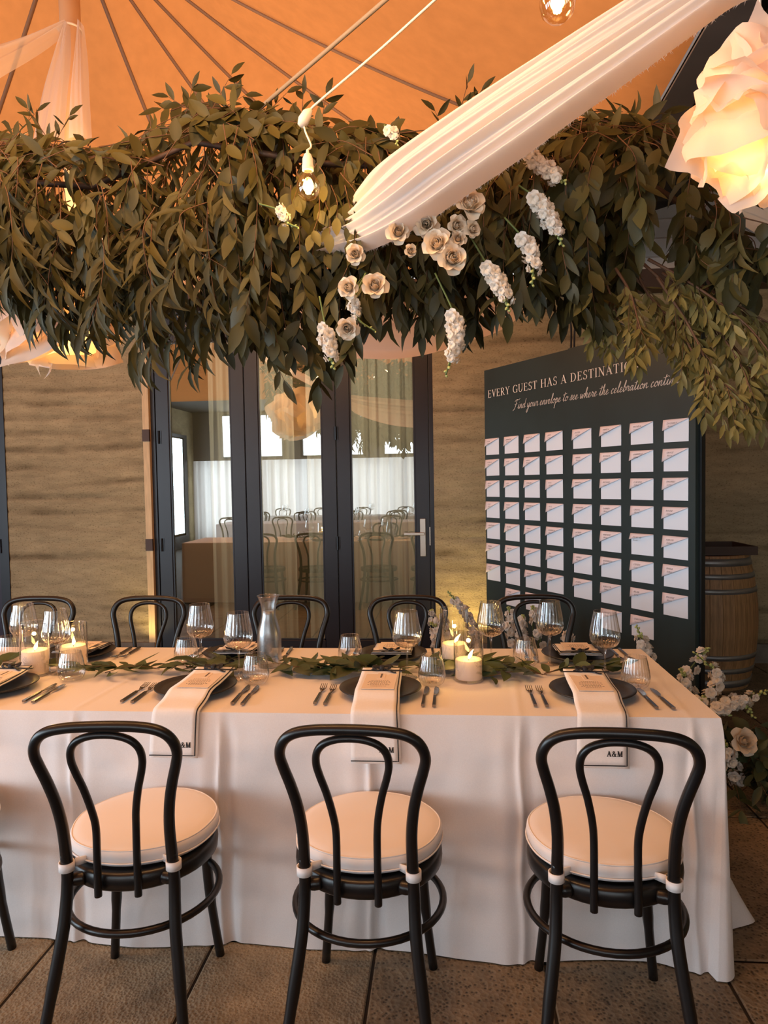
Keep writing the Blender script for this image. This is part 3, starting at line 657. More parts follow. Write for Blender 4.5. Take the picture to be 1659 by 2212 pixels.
def napkin_far(x, y, label, rz=pi):
    t = thing('napkin', label, 'napkin', (x, y, TZ), rz, 'folded napkins on the far plates')
    for k, (hw, ln) in enumerate(((.082, .105), (.078, .098))):
        solid(MB().grid(10, 10, lambda u, v: (lerp(-hw, hw, u), lerp(.085, .085-ln*2, v), .033+.005*k+(.004 if v < .5 else -.004)+.0015*noise.noise((u*5, v*5, x+k)))).build('cloth', COTTON, t), .003)
        z = .036+.005*k
        MB().tube([(-hw, .085-2*ln, z-.004), (-hw, .085, z+.004), (hw, .085, z+.004), (hw, .085-2*ln, z-.004)], .0018, 6).build('piping', PIPING, t)
    bow = MB()
    for s in (-1, 1): bow.grid(10, 2, lambda u, v: (s*(.004+.030*sin(u*pi)), .062+(v-.5)*.010+.007*cos(u*pi)*(.4+v), .050+.009*sin(u*pi)*(v+.3)+.004*cos(u*pi)))
    bow.bevelbox(-.006, .006, .055, .070, .044, .056, .002).grid(12, 1, lambda u, v: (-.08+.16*u, .058+.009*v, .0455))
    for s in (-1, 1): bow.grid(6, 1, lambda u, v: (s*(.004+.036*u), .066+.012*u+.009*v, .049-.003*u))
    solid(bow.build('ribbon_bow', PIPING, t), .0012)
    return t
def card_far(x, y, label):
    t = thing('menu_card', label, 'menu card', (x, y, TZ+.0460), pi, 'printed menu cards')
    MB().bevelbox(-.055, .055, -.085, .045, 0, .0014, .0005).build('card', CARD, t, False)
    pr = MB()
    for k in range(6):
        w = (.032, .04, .042, .03, .04, .03)[k]; yy = .006-k*.011
        for j in range(8): a = -w+2*w*j/8; pr.box(a, a+2*w/8*random.uniform(.5, .85), yy, yy+.0026, .0014, .0017)
    pr.build('print', INK, t, False); return t
NAPX = [(.0, .03), (.022, -.019), (.0, .01), (-.009, -.016)]
NP = [(-1.625, 'at the left picture edge'), (-.884, 'behind the leftmost whole near chair'), (-.231, 'behind the middle near chair'), (.483, 'behind the rightmost near chair')]
for i, (x, w) in enumerate(NP):
    plate(x, 2.405, 0, 'matt black plate under a hanging napkin '+w)
    napkin_near(x+NAPX[i][0], NAPX[i][1], 'white napkin with black piping and monogram hanging '+w, (.112, .138, .146, .148)[i])
    card_near(x+NAPX[i][0]+.004*(i == 1), 'cream printed menu card on the hanging napkin '+w)
FP = [(-1.57, 'on the far side, left, beside the candles'), (-.879, 'on the far side, just left of the carafe'), (-.225, 'on the far side, left of the right candles'), (.524, 'on the far side nearest the right table end')]
for x, w in FP:
    plate(x, 2.90, 0, 'matt black plate with a folded napkin '+w)
    napkin_far(x, 2.90, 'white folded napkin with black piping '+w)
    card_far(x, 2.90, 'cream menu card on the folded napkin '+w)
# cutlery ---------------------------------------------------------------
def hnd(t, y0, y1):
    MB().prism([(-.0042, y0), (.0042, y0), (.0052, y1), (-.0052, y1)][::-1], lambda u, v, h: (u, v, h), .001, .0075).build('handle', CUTB, t, False)
    MB().box(-.0054, .0054, y1-.003, y1+.0012, .0008, .0078).build('end_cap', CUTM, t, False)
def fork0():
    t = thing('fork', 'x', 'fork'); hnd(t, .005, -.105)
    m = MB().tube(cr([(0, .003, .004), (0, .025, .003), (0, .040, .0045)], 4), [.0032]*4+[.0026]*3+[.006]*2, 8, flat=.45)
    m.grid(6, 3, lambda u, v: ((u-.5)*lerp(.012, .0225, v), .038+.018*v, .0045+.002*v-.003*(1-(2*u-1)**2)))
    o = solid(m.build('neck', CUTM, t), .0014)
    for k in range(4):
        x = -.0098+.00653*k
        MB().tube([(x, .055, .0055), (x*1.02, .080, .0075), (x*1.0, .098, .011)], [.0016, .0015, .0008], 6).build('tine', CUTM, t)
    return t
def knife0():
    t = thing('knife', 'x', 'knife'); hnd(t, .0, -.105)
    MB().tube([(0, -.002, .004), (0, .018, .004)], [.0034, .003], 8).build('neck', CUTM, t)
    MB().prism([(-.004, .015), (.0035, .015), (.0125, .040), (.0145, .075), (.010, .100), (.000, .108), (-.003, .09), (-.004, .05)][::-1], lambda u, v, h: (u, v, h), .003, .0048).build('blade', CUTM, t, False)
    return t
FK, KN = fork0(), knife0(); first = {'f': True, 'k': True}
def cut(kind, x, y, rz, label):
    root = FK if kind == 'f' else KN; g = 'black handled forks' if kind == 'f' else 'black handled knives'
    if first[kind]:
        first[kind] = False; root.location = (x, y, TZ+.004); root.rotation_euler = (0, 0, rz); root['label'] = label; root['group'] = g; return root
    return dup(root, (x, y, TZ+.004), rz, label, g)
NW_ = ['at the left picture edge', 'by the leftmost whole near chair', 'by the middle near chair', 'by the rightmost near chair']
for i, (x, _) in enumerate(NP):
    w = NW_[i]
    if i > 0:
        cut('f', x-.205, 2.375, random.uniform(-.02, .02), 'black handled fork, outer one left of the plate '+w)
        cut('f', x-.170, 2.37, random.uniform(-.02, .02), 'black handled fork, inner one left of the plate '+w)
    cut('k', x+(.19, .172, .152, .165)[i], 2.365, (.04, .03, -.02, .03)[i], 'black handled knife, inner one right of the plate '+w)
    cut('k', x+(.225, .207, .187, .212)[i], 2.36, (.04, .03, -.01, .06)[i], 'black handled knife, outer one right of the plate '+w)
for i, (x, w) in enumerate(FP):
    w = ['right of the left candles', 'just right of the carafe', 'left of the right candles', 'at the right table end'][i]
    cut('f', x+.165, 2.93, pi+.04, 'black handled fork on the far side, inner one '+w)
    cut('f', x+.202, 2.935, pi+.03, 'black handled fork on the far side, outer one '+w)
    w = ['at the left picture edge', 'left of the carafe', 'behind the middle tumbler', 'behind the tumbler right of the candles'][i]
    cut('k', x-.165, 2.93, pi, 'black handled knife on the far side, inner one '+w)
    cut('k', x-.200, 2.935, pi+.02, 'black handled knife on the far side, outer one '+w)
# glasses ---------------------------------------------------------------
rib = lambda n, d: (lambda a, z: 1+d*cos(n*a)*max(0, min(1, 1)))
def wine0():
    t = thing('wine_glass', 'x', 'wine glass')
    MB().lathe([(.001, .003), (.036, .001), (.039, .002), (.037, .004), (.012, .007), (.005, .012), (.0038, .03), (.0038, .09), (.005, .108), (.009, .114)], 24).build('stem', GLASS, t)
    n = 22
    bowl = [(.004, .113), (.022, .117), (.040, .127), (.050, .143), (.0525, .158), (.0505, .180), (.046, .205), (.0415, .230), (.0395, .250)]
    MB().lathe(bowl, n*4, rf=lambda a, z: 1+(.034*cos(n*a) if z > .118 and z < .247 else 0)).build('bowl', GLASS, t)
    MB().tube([(.0395*cos(a*pi/24), .0395*sin(a*pi/24), .250) for a in range(48)], .0007, 5, closed=True).build('rim', GLASS, t)
    return t
def tumb0():
    t = thing('tumbler', 'x', 'tumbler'); n = 26
    MB().lathe([(.001, .004), (.026, .004), (.034, .002), (.042, .010), (.0475, .026), (.048, .036), (.045, .060), (.0405, .085), (.0365, .108)], n*4, rf=lambda a, z: 1+(.034*cos(n*a) if .008 < z < .105 else 0)).build('bowl', GLASS, t)
    MB().lathe([(.001, .009), (.026, .009), (.036, .014), (.040, .020)], 32).build('base', GLASS, t)
    MB().tube([(.0365*cos(a*pi/24), .0365*sin(a*pi/24), .108) for a in range(48)], .0007, 5, closed=True).build('rim', GLASS, t)
    return t
WG, TU = wine0(), tumb0(); firstg = {'w': True, 't': True}
def glass(k, x, y, label):
    root = WG if k == 'w' else TU; g = 'ribbed wine glasses' if k == 'w' else 'ribbed stemless tumblers'
    if firstg[k]:
        firstg[k] = False; root.location = (x, y, TZ+.002); root['label'] = label; root['group'] = g; return
    dup(root, (x, y, TZ+.002), random.random()*6, label, g)
for x, y, l in ((-1.522, 2.631, 'ribbed wine glass between the two left candle vases'), (-.775, 2.565, 'ribbed wine glass just left of the carafe'), (-.148, 2.594, 'ribbed wine glass near the table middle, in front of a folded napkin'), (.565, 2.587, 'ribbed wine glass at the right table end, before the dark board'),
                (-1.735, 2.76, 'ribbed wine glass farthest left, behind the left candle vase'), (-.985, 2.747, 'ribbed wine glass second to the left of the carafe'), (.171, 2.785, 'ribbed wine glass just right of the right pair of candle vases'), (.401, 2.803, 'ribbed wine glass second from the right end, before the dark board')):
    glass('w', x, y, l)
for x, y, l in ((-1.413, 2.537, 'ribbed tumbler in front of the right one of the left candle vases'), (-.698, 2.513, 'ribbed tumbler in front of the carafe'), (-.056, 2.512, 'ribbed tumbler in front of the right candle vases, to their left'), (.649, 2.498, 'ribbed tumbler at the right table end'),
                (-1.056, 2.774, 'ribbed tumbler below the second wine glass left of the carafe'), (-.393, 2.831, 'ribbed tumbler standing alone right of the carafe, far side'), (.303, 2.774, 'ribbed tumbler right of the right candle vases, far side'), (-1.83, 2.80, 'ribbed tumbler farthest left, behind the left candle vase')):
    glass('t', x, y, l)
# carafe
cf = thing('carafe', 'glass water carafe with misted body among the glasses', 'carafe', (-.706, 2.752, TZ+.002))
CP = [(.001, .003), (.044, .001), (.0475, .006), (.048, .05), (.048, .09), (.0475, .125), (.044, .152), (.035, .182), (.029, .208), (.028, .225), (.031, .248), (.038, .27), (.0432, .283)]
MB().lathe(CP, 40).build('bottle', glass_mat('misted_glass', .16, .55, (.9, .92, .94), .28), cf)
MB().lathe([(.001, .007)]+[(r-.003, z) for r, z in CP[1:9]]+[(.0255, .221), (.001, .221)], 32).build('water', glass_mat('misted_water', .20, .45, (.86, .88, .9), .3), cf)
MB().tube([(.0432*cos(a*pi/24), .0432*sin(a*pi/24), .283) for a in range(48)], .0013, 6, closed=True).build('rim', GLASS, cf)
# candles
def candle(x, y, h, wax, label, fl=(.004, 0)):
    t = thing('candle_vase', label, 'candle', (x, y, TZ+.002), 0, 'pillar candles in glass cylinder vases')
    MB().lathe([(.001, .002), (.050, 0), (.0535, .004), (.054, .02), (.054, h)], 48).build('glass_cylinder', VASE, t)
    MB().tube([(.0535*cos(a*pi/32), .0535*sin(a*pi/32), h) for a in range(64)], .0011, 6, closed=True).build('rim', GLASS, t)
    c = MB().lathe([(.001, .008), (.047, .008), (.0485, .012), (.0485, wax), (.046, wax+.002), (.03, wax-.003), (.001, wax-.004)], 40).build('candle', WAX, t)
    MB().tube([(0, 0, wax-.004), (.001, 0, wax+.008)], .0009, 6).build('wick', PIPING, c)
    f = MB(); z0 = wax+.003
    pts = [(0, 0, 0), (.001, 0, .006), (.002+fl[0]*.4, 0, .013), (fl[0], 0, .022), (fl[0]*1.8, 0, .034)]
    f.tube([(a+fl[1]*c_ / .034, b, c_+z0) for a, b, c_ in pts], [.0015, .0055, .0068, .0042, .0004], 10).build('flame', FLAME, t)
    lamp('candle_light', 'POINT', (x, y, TZ+wax+.048), .6, (1, .56, .14), shadow_soft_size=.008)
candle(-1.60, 2.61, .205, .095, 'pillar candle in the left, taller vase of the left pair', (.006, .004))
candle(-1.512, 2.736, .175, .085, 'pillar candle in the right, rear vase of the left pair', (.002, 0))
candle(.028, 2.747, .232, .095, 'pillar candle in the tall rear vase of the right pair', (.010, .006))
candle(.077, 2.575, .172, .076, 'pillar candle in the short front vase of the right pair', (.007, .005))
# ================================================================ foliage
def leaf_geo(L, w, curl, kind):
    if kind == 'sickle': st = [(0, 0), (.15, .55), (.38, 1), (.66, .75), (.86, .34), (1, 0)]
    elif kind == 'round': st = [(0, 0), (.14, .62), (.36, 1), (.62, .92), (.86, .45), (1, 0)]
    else: st = [(0, 0), (.14, .55), (.36, .98), (.62, .88), (.86, .38), (1, 0)]
    vs = []; fs = []
    for i, (t, q) in enumerate(st):
        y = L*t; z = -curl*L*t*t; x0 = (.16*L*sin(t*pi) if kind == 'sickle' else .02*L*sin(t*5))
        if q == 0: vs.append((x0, y, z))
        else: vs += [(x0-w*q/2, y, z+w*.13*q), (x0, y, z-.0), (x0+w*q/2, y, z+w*.13*q)]
    fs += [(0, 2, 1), (0, 3, 2)]
    for k in range(3):
        a = 1+3*k; fs += [(a, a+1, a+4, a+3), (a+1, a+2, a+5, a+4)]
    fs += [(10, 11, 13), (11, 12, 13)]
    return vs, fs
LV = {}
for kd, (L, w) in dict(sickle=(.118, .019), oval=(.088, .029), round=(.080, .042), small=(.056, .017)).items():
    LV[kd] = [leaf_geo(L, w*k, c, kd) for k, c in ((1, .05), (1.15, .22), (.9, -.12))]
def frame(d, n):
    d = d.normalized(); n = n-d*n.dot(d)
    n = n.normalized() if n.length > 1e-5 else d.orthogonal().normalized()
    x = d.cross(n); return Matrix((x, d, n)).transposed()
class Spray:
    def __init__(s): s.leaves = []; s.tw = MB()
    def stem(s, pts, r=.0022, seg=4): s.tw.tube(pts, [lerp(r, r*.4, i/(len(pts)-1)) for i in range(len(pts))], seg, cap=False)
    def leaf(s, p, d, n, kd, sc, tint): s.leaves.append((p, frame(Vector(d), Vector(n)), kd, random.randrange(3), sc, tint))
    def sprig(s, pts, kd, gap=.028, sc=1.0, droop=.7, tint=(.2, .8), r=.0022, face=(0, -1, .25), start=.06):
        q = cr(pts, 6); s.stem(q, r); L = 0; nxt = start; side = random.choice((-1, 1))
        for i in range(len(q)-1):
            a, b = q[i], q[i+1]; l = (b-a).length
            while L+l > nxt:
                p = a.lerp(b, (nxt-L)/max(l, 1e-6)); tg = (b-a).normalized()
                lat = tg.cross(Vector(face)); lat = lat.normalized() if lat.length > 1e-4 else Vector((1, 0, 0))
                rnd = Vector((random.gauss(0, 1), random.gauss(0, 1), random.gauss(0, 1)))
                d = tg*.55+lat*side*random.uniform(.35, .9)+Vector((0, 0, -droop*random.uniform(.5, 1.5)))+rnd*.22
                n = Vector(face)+rnd*.65
                s.leaf(p, d, n, kd if isinstance(kd, str) else random.choice(kd), sc*random.uniform(.75, 1.2), random.uniform(*tint)); side = -side
                nxt += gap*random.uniform(.7, 1.3)
            L += l
        s.leaf(q[-1], (q[-1]-q[-2])+Vector((0, 0, -.004)), Vector(face), kd if isinstance(kd, str) else kd[0], sc, random.uniform(*tint))
    def build(s, root, mat, nobj=0, key=None, base=Vector((0, 0, 0)), stuff='foliage'):
        ls = s.leaves
        if nobj:
            ls = sorted(ls, key=key); front, ls = ls[:nobj], ls[nobj:]
            cache = {}
            for p, fr, kd, v, sc, ti in front:
                k = (kd, v, int(ti*3))
                if k not in cache:
                    m = MB(); m.add(*LV[kd][v]); m.t = [(int(ti*3)+.5)/3]*len(m.v); cache[k] = m.mesh('leaf', mat)
                o = inst('leaf', cache[k], root); o.matrix_local = Matrix.Translation(p-base) @ fr.to_4x4() @ Matrix.Scale(sc, 4)
        if ls:
            m = MB(); m.t = []
            for p, fr, kd, v, sc, ti in ls:
                vs, fs = LV[kd][v]; m.add([fr @ (Vector(q)*sc)+p-base for q in vs], fs); m.t += [ti]*len(vs)
            o = m.build(stuff, mat, root); o['kind'] = 'stuff'
        if s.tw.v:
            t = MB(); t.v = [tuple(Vector(q)-base) for q in s.tw.v]; t.f = s.tw.f
            o = t.build('twigs', STEM, root); o['kind'] = 'stuff'
# ------- the hanging garland
def interp(tab, x):
    for (a, b), (c, d) in zip(tab, tab[1:]):
        if x <= c: return b+(d-b)*(x-a)/(c-a)
    return tab[-1][1]
TOP = [(-200, 285), (0, 280), (90, 300), (180, 310), (270, 300), (330, 285), (380, 225), (440, 205), (520, 225), (590, 240), (660, 245), (720, 265), (800, 272), (900, 275), (1050, 270), (1200, 245), (1400, 235), (1490, 260), (1560, 400), (1660, 440)]
BOT = [(-200, 600), (0, 620), (60, 640), (110, 700), (170, 735), (230, 690), (280, 680), (300, 770), (350, 800), (410, 815), (445, 720), (470, 680), (520, 740), (570, 760), (620, 760), (660, 840), (690, 860), (720, 790), (760, 700), (830, 670), (880, 740), (940, 690), (1000, 710), (1060, 700), (1120, 650), (1170, 640), (1230, 690), (1290, 700), (1340, 620), (1390, 510), (1450, 470), (1490, 560), (1530, 680), (1590, 690), (1610, 600), (1640, 470), (1700, 440)]
GY = lambda x: 2.72 if x < 1200 else 2.72-.22*(x-1200)/460
gar = Spray(); GB = at(800, 420, 2.72)
for i in range(470):
    x = random.uniform(-160, 1630); tp, bt = interp(TOP, x), interp(BOT, x)
    dy = random.uniform(-.30, .26); y0 = GY(x)+dy
    if ((1365 < x < 1500 or x > 1605) and random.random() < .68) or (1390 < x < 1480 and random.random() < .8): continue
    a = tp+(bt-tp)*random.uniform(0, .50)**1.1
    b = min(bt-18, a+(bt-a)*random.uniform(.35, 1.0)) if random.random() > .12 else bt-10
    if abs(dy) > .2: a = max(a, tp+40)
    p0 = at(x, a+12, y0); p3 = at(x+random.gauss(0, 30), b, y0+random.uniform(-.1, .04))
    out = Vector((random.gauss(0, .05), -.05*random.random(), .0))
    L = (p0-p3).length
    p1 = p0.lerp(p3, .3)+out+Vector((0, 0, .03*L)); p2 = p0.lerp(p3, .7)+out*.8
    low = (b-tp)/(bt-tp)
    if x < 260: kd = ['oval', 'oval', 'round'] if a < 400 and low < .65 else ['sickle']
    elif x < 470: kd = ['oval', 'round'] if low < .62 else ['sickle']
    elif x < 760: kd = ['oval', 'round', 'oval']
    elif x < 1250: kd = ['oval', 'sickle', 'oval']
    else: kd = ['oval', 'round'] if x < 1480 else ['round', 'sickle']
    gar.sprig([p0, p1, p2, p3], kd, gap=.026, sc=random.uniform(.95, 1.3), tint=(.0, .75) if low > .6 else (.2, 1))
# the upper crest: thick layered leaves and thin twigs lying along the top
for i in range(170):
    x = random.uniform(-150, 1520); tp = interp(TOP, x); y0 = GY(x)+random.uniform(-.25, .25)
    s = random.choice((-1, 1)); p0 = at(x, tp+random.uniform(30, 110), y0); p3 = at(x+s*random.uniform(60, 150), interp(TOP, x+s*90)+random.uniform(6, 60), y0)
    gar.sprig([p0, p0.lerp(p3, .5)+Vector((0, 0, .03)), p3], ['oval', 'round'] if 280 < x < 900 else ['oval', 'sickle'], gap=.03, sc=1.1, droop=.45, tint=(.15, .9))
for px, py, qx, qy in ((450, 225, 500, 160), (430, 225, 365, 210), (470, 215, 530, 205), (560, 235, 620, 200), (650, 250, 655, 205), (690, 260, 705, 205), (985, 250, 1010, 180), (1000, 240, 1040, 195), (400, 230, 415, 190), (20, 285, 80, 240), (120, 300, 60, 235), (110, 300, 150, 250), (960, 262, 940, 240), (1180, 250, 1230, 232)):
    p0 = at(px, py+25, 2.68); p3 = at(qx, qy, 2.66); gar.sprig([p0, p0.lerp(p3, .5), p3], 'oval', gap=.03, sc=.75, droop=-.1, tint=(0, .4), start=.03)
for i in range(40):   # bare twigs along the top edge
    x = random.uniform(-120, 1450); y0 = GY(x)+random.uniform(-.1, .1); p0 = at(x, interp(TOP, x)+random.uniform(0, 45), y0); p3 = at(x+random.uniform(100, 230), interp(TOP, x+150)+random.uniform(-4, 45), y0)
    gar.stem(cr([p0, p0.lerp(p3, .5)+Vector((0, 0, random.uniform(0, .035))), p3], 5), .0028)
# lower right branches with small leaves
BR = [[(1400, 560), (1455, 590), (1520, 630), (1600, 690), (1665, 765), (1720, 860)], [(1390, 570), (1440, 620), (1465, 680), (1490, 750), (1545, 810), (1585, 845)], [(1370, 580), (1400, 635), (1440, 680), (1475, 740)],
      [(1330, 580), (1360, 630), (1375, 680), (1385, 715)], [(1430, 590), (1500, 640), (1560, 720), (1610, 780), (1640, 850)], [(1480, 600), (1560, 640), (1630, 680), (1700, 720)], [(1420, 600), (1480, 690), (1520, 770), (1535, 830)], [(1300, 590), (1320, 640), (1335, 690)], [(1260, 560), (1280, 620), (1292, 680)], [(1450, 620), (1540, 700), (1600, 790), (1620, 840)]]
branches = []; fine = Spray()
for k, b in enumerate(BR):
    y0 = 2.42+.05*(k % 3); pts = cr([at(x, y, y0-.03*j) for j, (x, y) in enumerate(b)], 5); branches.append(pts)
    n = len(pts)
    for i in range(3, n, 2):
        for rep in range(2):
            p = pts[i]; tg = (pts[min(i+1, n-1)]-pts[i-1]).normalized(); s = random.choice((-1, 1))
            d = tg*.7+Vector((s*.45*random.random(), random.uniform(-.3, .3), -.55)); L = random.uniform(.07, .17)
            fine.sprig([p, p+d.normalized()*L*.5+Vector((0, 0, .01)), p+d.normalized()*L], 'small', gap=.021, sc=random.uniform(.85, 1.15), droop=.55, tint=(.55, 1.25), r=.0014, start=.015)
# a few leaves close around the low bulb
for px, py, qx, qy in ((640, 360, 632, 440), (628, 400, 618, 480), (690, 420, 675, 505), (700, 430, 712, 505), (715, 400, 728, 470), (640, 370, 650, 420), (745, 400, 758, 520), (690, 360, 700, 400)):
    p0 = at(px, py, 2.40); p3 = at(qx, qy, 2.38); gar.sprig([p0, p0.lerp(p3, .5)+Vector((.01, 0, 0)), p3], 'round', gap=.035, sc=.85, tint=(.5, 1), start=.03)
garl = thing('eucalyptus_garland', 'huge hanging garland of eucalyptus leaves suspended above the table', 'garland', GB)
for pts in branches:
    MB().tube([p-GB for p in pts], [lerp(.0055, .0018, i/(len(pts)-1)) for i in range(len(pts))], 6).build('branch', STEM, garl)
fine.build(garl, tinted('lantern_lit_leaf', (.075, .068, .02), (.19, .16, .05), .5, .15, .3), 0, base=GB, stuff='fine_foliage')  # paler leaf colour carries the warm lantern light on these sprigs
gar.build(garl, LEAF, 300, key=lambda l: l[0].y+(0 if l[0].z < 2.9 else .1)+random.random()*.25, base=GB)
fr_ = MB()
for dy in (-.12, .12):
    fr_.tube([at(x, interp(TOP, x)+95, 2.72+dy)-GB for x in (-180, 200, 420, 700, 1000, 1300, 1560)], .012, 6)
fr_.build('hanging_frame', DKTIMBER, garl)
# ------- flowers
def petal_mesh(w, h, cup, curl, mat, ti):
    m = MB()
    def f(u, v):
        x = (u-.5)*w*(sin(pi*min(1, .12+.75*v))**.6); a = x/(w*.62)
        return (x, -cup*w*(1-cos(a*1.5))*1.2-curl*h*max(0, v-.6)**2*2.2, h*v)
    m.grid(6, 5, f); m.t = [ti]*len(m.v); return m.mesh('petal', mat)
PET = [petal_mesh(.052, .040, -.30, .8, ROSEM, .9), petal_mesh(.044, .041, -.42, .45, ROSEM, .65), petal_mesh(.034, .038, -.55, .1, ROSEM, .45)]
sw = MB()
for k in range(3):
    r0 = .003+.0048*k
    sw.grid(18, 3, lambda u, v: ((r0+.003*u+.0015*sin(v*3))*cos(u*5.6+k*2.1), (r0+.003*u+.0015*sin(v*3))*sin(u*5.6+k*2.1), .004+(.038-.003*k)*v+.002*sin(u*9+k)))
sw.t = [.55]*len(sw.v); SWM = sw.mesh('centre', ROSEM)
sep = MB().lathe([(.002, -.012), (.007, -.008), (.011, 0), (.012, .006)], 10); SEPM = sep.mesh('calyx', GSTEM)
def rose(p, d, sc, label, stem=None, group='cream roses in the hanging garland'):
    t = thing('rose', label, 'rose', p, 0, group); t.rotation_mode = 'QUATERNION'
    t.rotation_quaternion = Vector(d).to_track_quat('Z', 'Y'); t.scale = (sc, sc, sc)
    for ring, n, r, tilt in ((0, 5, .007, 54), (1, 5, .011, 30), (2, 5, .0125, 10)):
        for k in range(n):
            a = 2*pi*k/n+ring*.6+random.uniform(-.15, .15)
            o = inst('petal', PET[ring], t); o.matrix_local = Matrix.Rotation(a, 4, 'Z') @ Matrix.Translation((0, -r, .002)) @ Matrix.Rotation(radians(tilt+random.uniform(-8, 8)), 4, 'X') @ Matrix.Scale(random.uniform(.9, 1.1), 4)
    inst('centre', SWM, t); inst('calyx', SEPM, t)
    if stem:
        q = Matrix.LocRotScale(Vector(p), t.rotation_quaternion, Vector((sc,)*3)).inverted()
        MB().tube([q @ Vector(s_) for s_ in cr(stem, 5)], .0024/sc, 6).build('stem', GSTEM, t)
    return t
flo = MB(); flo.t = []
for ring, n, r in ((0, 5, .023), (1, 5, .015)):
    for k in range(n):
        a = 2*pi*k/n+ring*.5
        b0 = len(flo.v)
        flo.grid(3, 3, lambda u, v: ((v*r)*cos(a)+(u-.5)*.026*sin(pi*(.2+.6*v))*-sin(a), (v*r)*sin(a)+(u-.5)*.026*sin(pi*(.2+.6*v))*cos(a), .004+.008*ring+.007*sin(v*2.2)*(1.2 if ring else .8)+.002*sin(u*6+k)))
        flo.t += [.9 if ring == 0 else .4]*(len(flo.v)-b0)
FLO = flo.mesh('floret', STOCKM)
bd = MB().lathe([(.0005, 0), (.004, .002), (.0052, .007), (.003, .012), (.0005, .0135)], 8); BUDM = bd.mesh('bud', BUD)
def stock(pts, label, n=13, sc=1.0, group='white stocks in the hanging garland', buds=4, name='stock_flower', cat='flower', budfrac=.25, face=(0, -1, 0)):
    n = int(n*1.3); q = cr(pts, 8); t = thing(name, label, cat, q[0], 0, group); b = Vector(q[0])
    MB().tube([p-b for p in q], .0030, 6).build('stem', GSTEM, t)
    m = len(q)-1; s0 = .30
    for k in range(n):
        f = s0+(1-s0-budfrac)*k/max(1, n-1); i = min(int(f*m), m-1); p = q[i].lerp(q[i+1], f*m-i); tg = (q[i+1]-q[i]).normalized()
        a = k*2.4; o1 = tg.orthogonal().normalized(); o2 = tg.cross(o1); d = (o1*cos(a)+o2*sin(a)+tg*.3+Vector(face)*.55).normalized()
        o = inst('floret', FLO, t); o.matrix_local = Matrix.Translation(p-b+d*random.uniform(.006, .02)*sc) @ d.to_track_quat('Z', 'Y').to_matrix().to_4x4() @ Matrix.Scale(sc*lerp(1.15, .75, k/n)*random.uniform(.85, 1.15), 4)
    for k in range(buds):
        f = 1-budfrac+budfrac*k/max(1, buds-1)*.98; i = min(int(f*m), m-1); p = q[i].lerp(q[i+1], f*m-i); tg = (q[i+1]-q[i]).normalized()
        a = k*2.4; o1 = tg.orthogonal().normalized(); o2 = tg.cross(o1); d = (o1*cos(a)+o2*sin(a)+tg*.8).normalized()
        o = inst('bud', BUDM, t); o.matrix_local = Matrix.Translation(p-b) @ d.to_track_quat('Z', 'Y').to_matrix().to_4x4() @ Matrix.Scale(sc*1.15*lerp(1.2, .7, k/buds), 4)
    return t
YF = 2.29
RS = [(1010, 450, 1.15, (.35, -1, .3), 'cream rose at the upper right of the garland rose cluster, petals flared'), (922, 482, .95, (-.1, -1, -.5), 'cream rose nodding left, just under the white swag edge'), (982, 488, .75, (.5, -1, -.3), 'small cream rose left of two in the middle of the garland cluster'),
      (1017, 496, .62, (.6, -1, -.2), 'small cream rose at the far right of the garland cluster'), (989, 518, .60, (.1, -1, 0), 'smallest cream rose, spiral face on, in the garland cluster'), (947, 532, 1.10, (-.15, -1, .05), 'large open cream rose, upper one of the big pair in the garland'),
      (973, 561, 1.10, (.25, -1, -.1), 'large open cream rose, lower one of the big pair in the garland'), (860, 503, .85, (.1, -1, -.1), 'cream rose half tucked beneath the lower edge of the white swag'), (757, 621, .8, (-.3, -1, -.2), 'cream rose left of the pair hanging low in the garland'),
      (809, 621, .95, (.15, -1, .1), 'frilly cream rose right of the pair hanging low in the garland'), (770, 550, .75, (-.1, -1, -.2), 'small cream rose under the left end of the white swag'), (884, 543, .5, (.5, -1, -.2), 'small cream rosebud half hidden behind long leaves'), (752, 706, .85, (0, -1, -.5), 'cream rose low in the garland just above the pink swag')]
for px, py, sc, d, lb in RS:
    p = at(px, py, YF); rose(p, d, sc, lb, [p-Vector(d).normalized()*.01, p+Vector((.01, .08, .03)), p+Vector((.03, .25, .12))])
ST = [([(1075, 300), (1140, 340), (1185, 370), (1222, 395)], 'white stock spray highest in the garland, right of the swag', 14), ([(1120, 400), (1160, 430), (1192, 480), (1215, 530)], 'white stock spray below the highest one at right', 15), ([(1090, 470), (1135, 520), (1152, 560), (1150, 615)], 'white and green stock spray between the right sprays', 10),
      ([(1010, 500), (1060, 585), (1085, 625), (1098, 670)], 'white stock spray hanging left of the right leaf mass', 14), ([(940, 590), (985, 690), (982, 745), (963, 810)], 'long white stock hanging lowest, in front of the earth wall', 15), ([(790, 590), (765, 650), (775, 690), (812, 716)], 'green tipped snapdragon below the low pair of roses', 7),
      ([(690, 640), (705, 715), (712, 755), (720, 795)], 'white stock spray hanging in front of the middle door leaf', 10), ([(560, 440), (605, 455), (620, 480), (645, 492)], 'yellow lit snapdragon tip below the low bulb', 6), ([(830, 270), (845, 285), (856, 300), (858, 312)], 'tiny white stock tip peeking over the swag top', 5)]
for pp, lb, n in ST:
    stock([at(x, y, YF+.04-.01*i) for i, (x, y) in enumerate(pp)], lb, n, .85 if n > 8 else .6, buds=5, budfrac=.18 if n > 8 else .4)
for px, py in ((1022, 540), (1014, 518)): pass
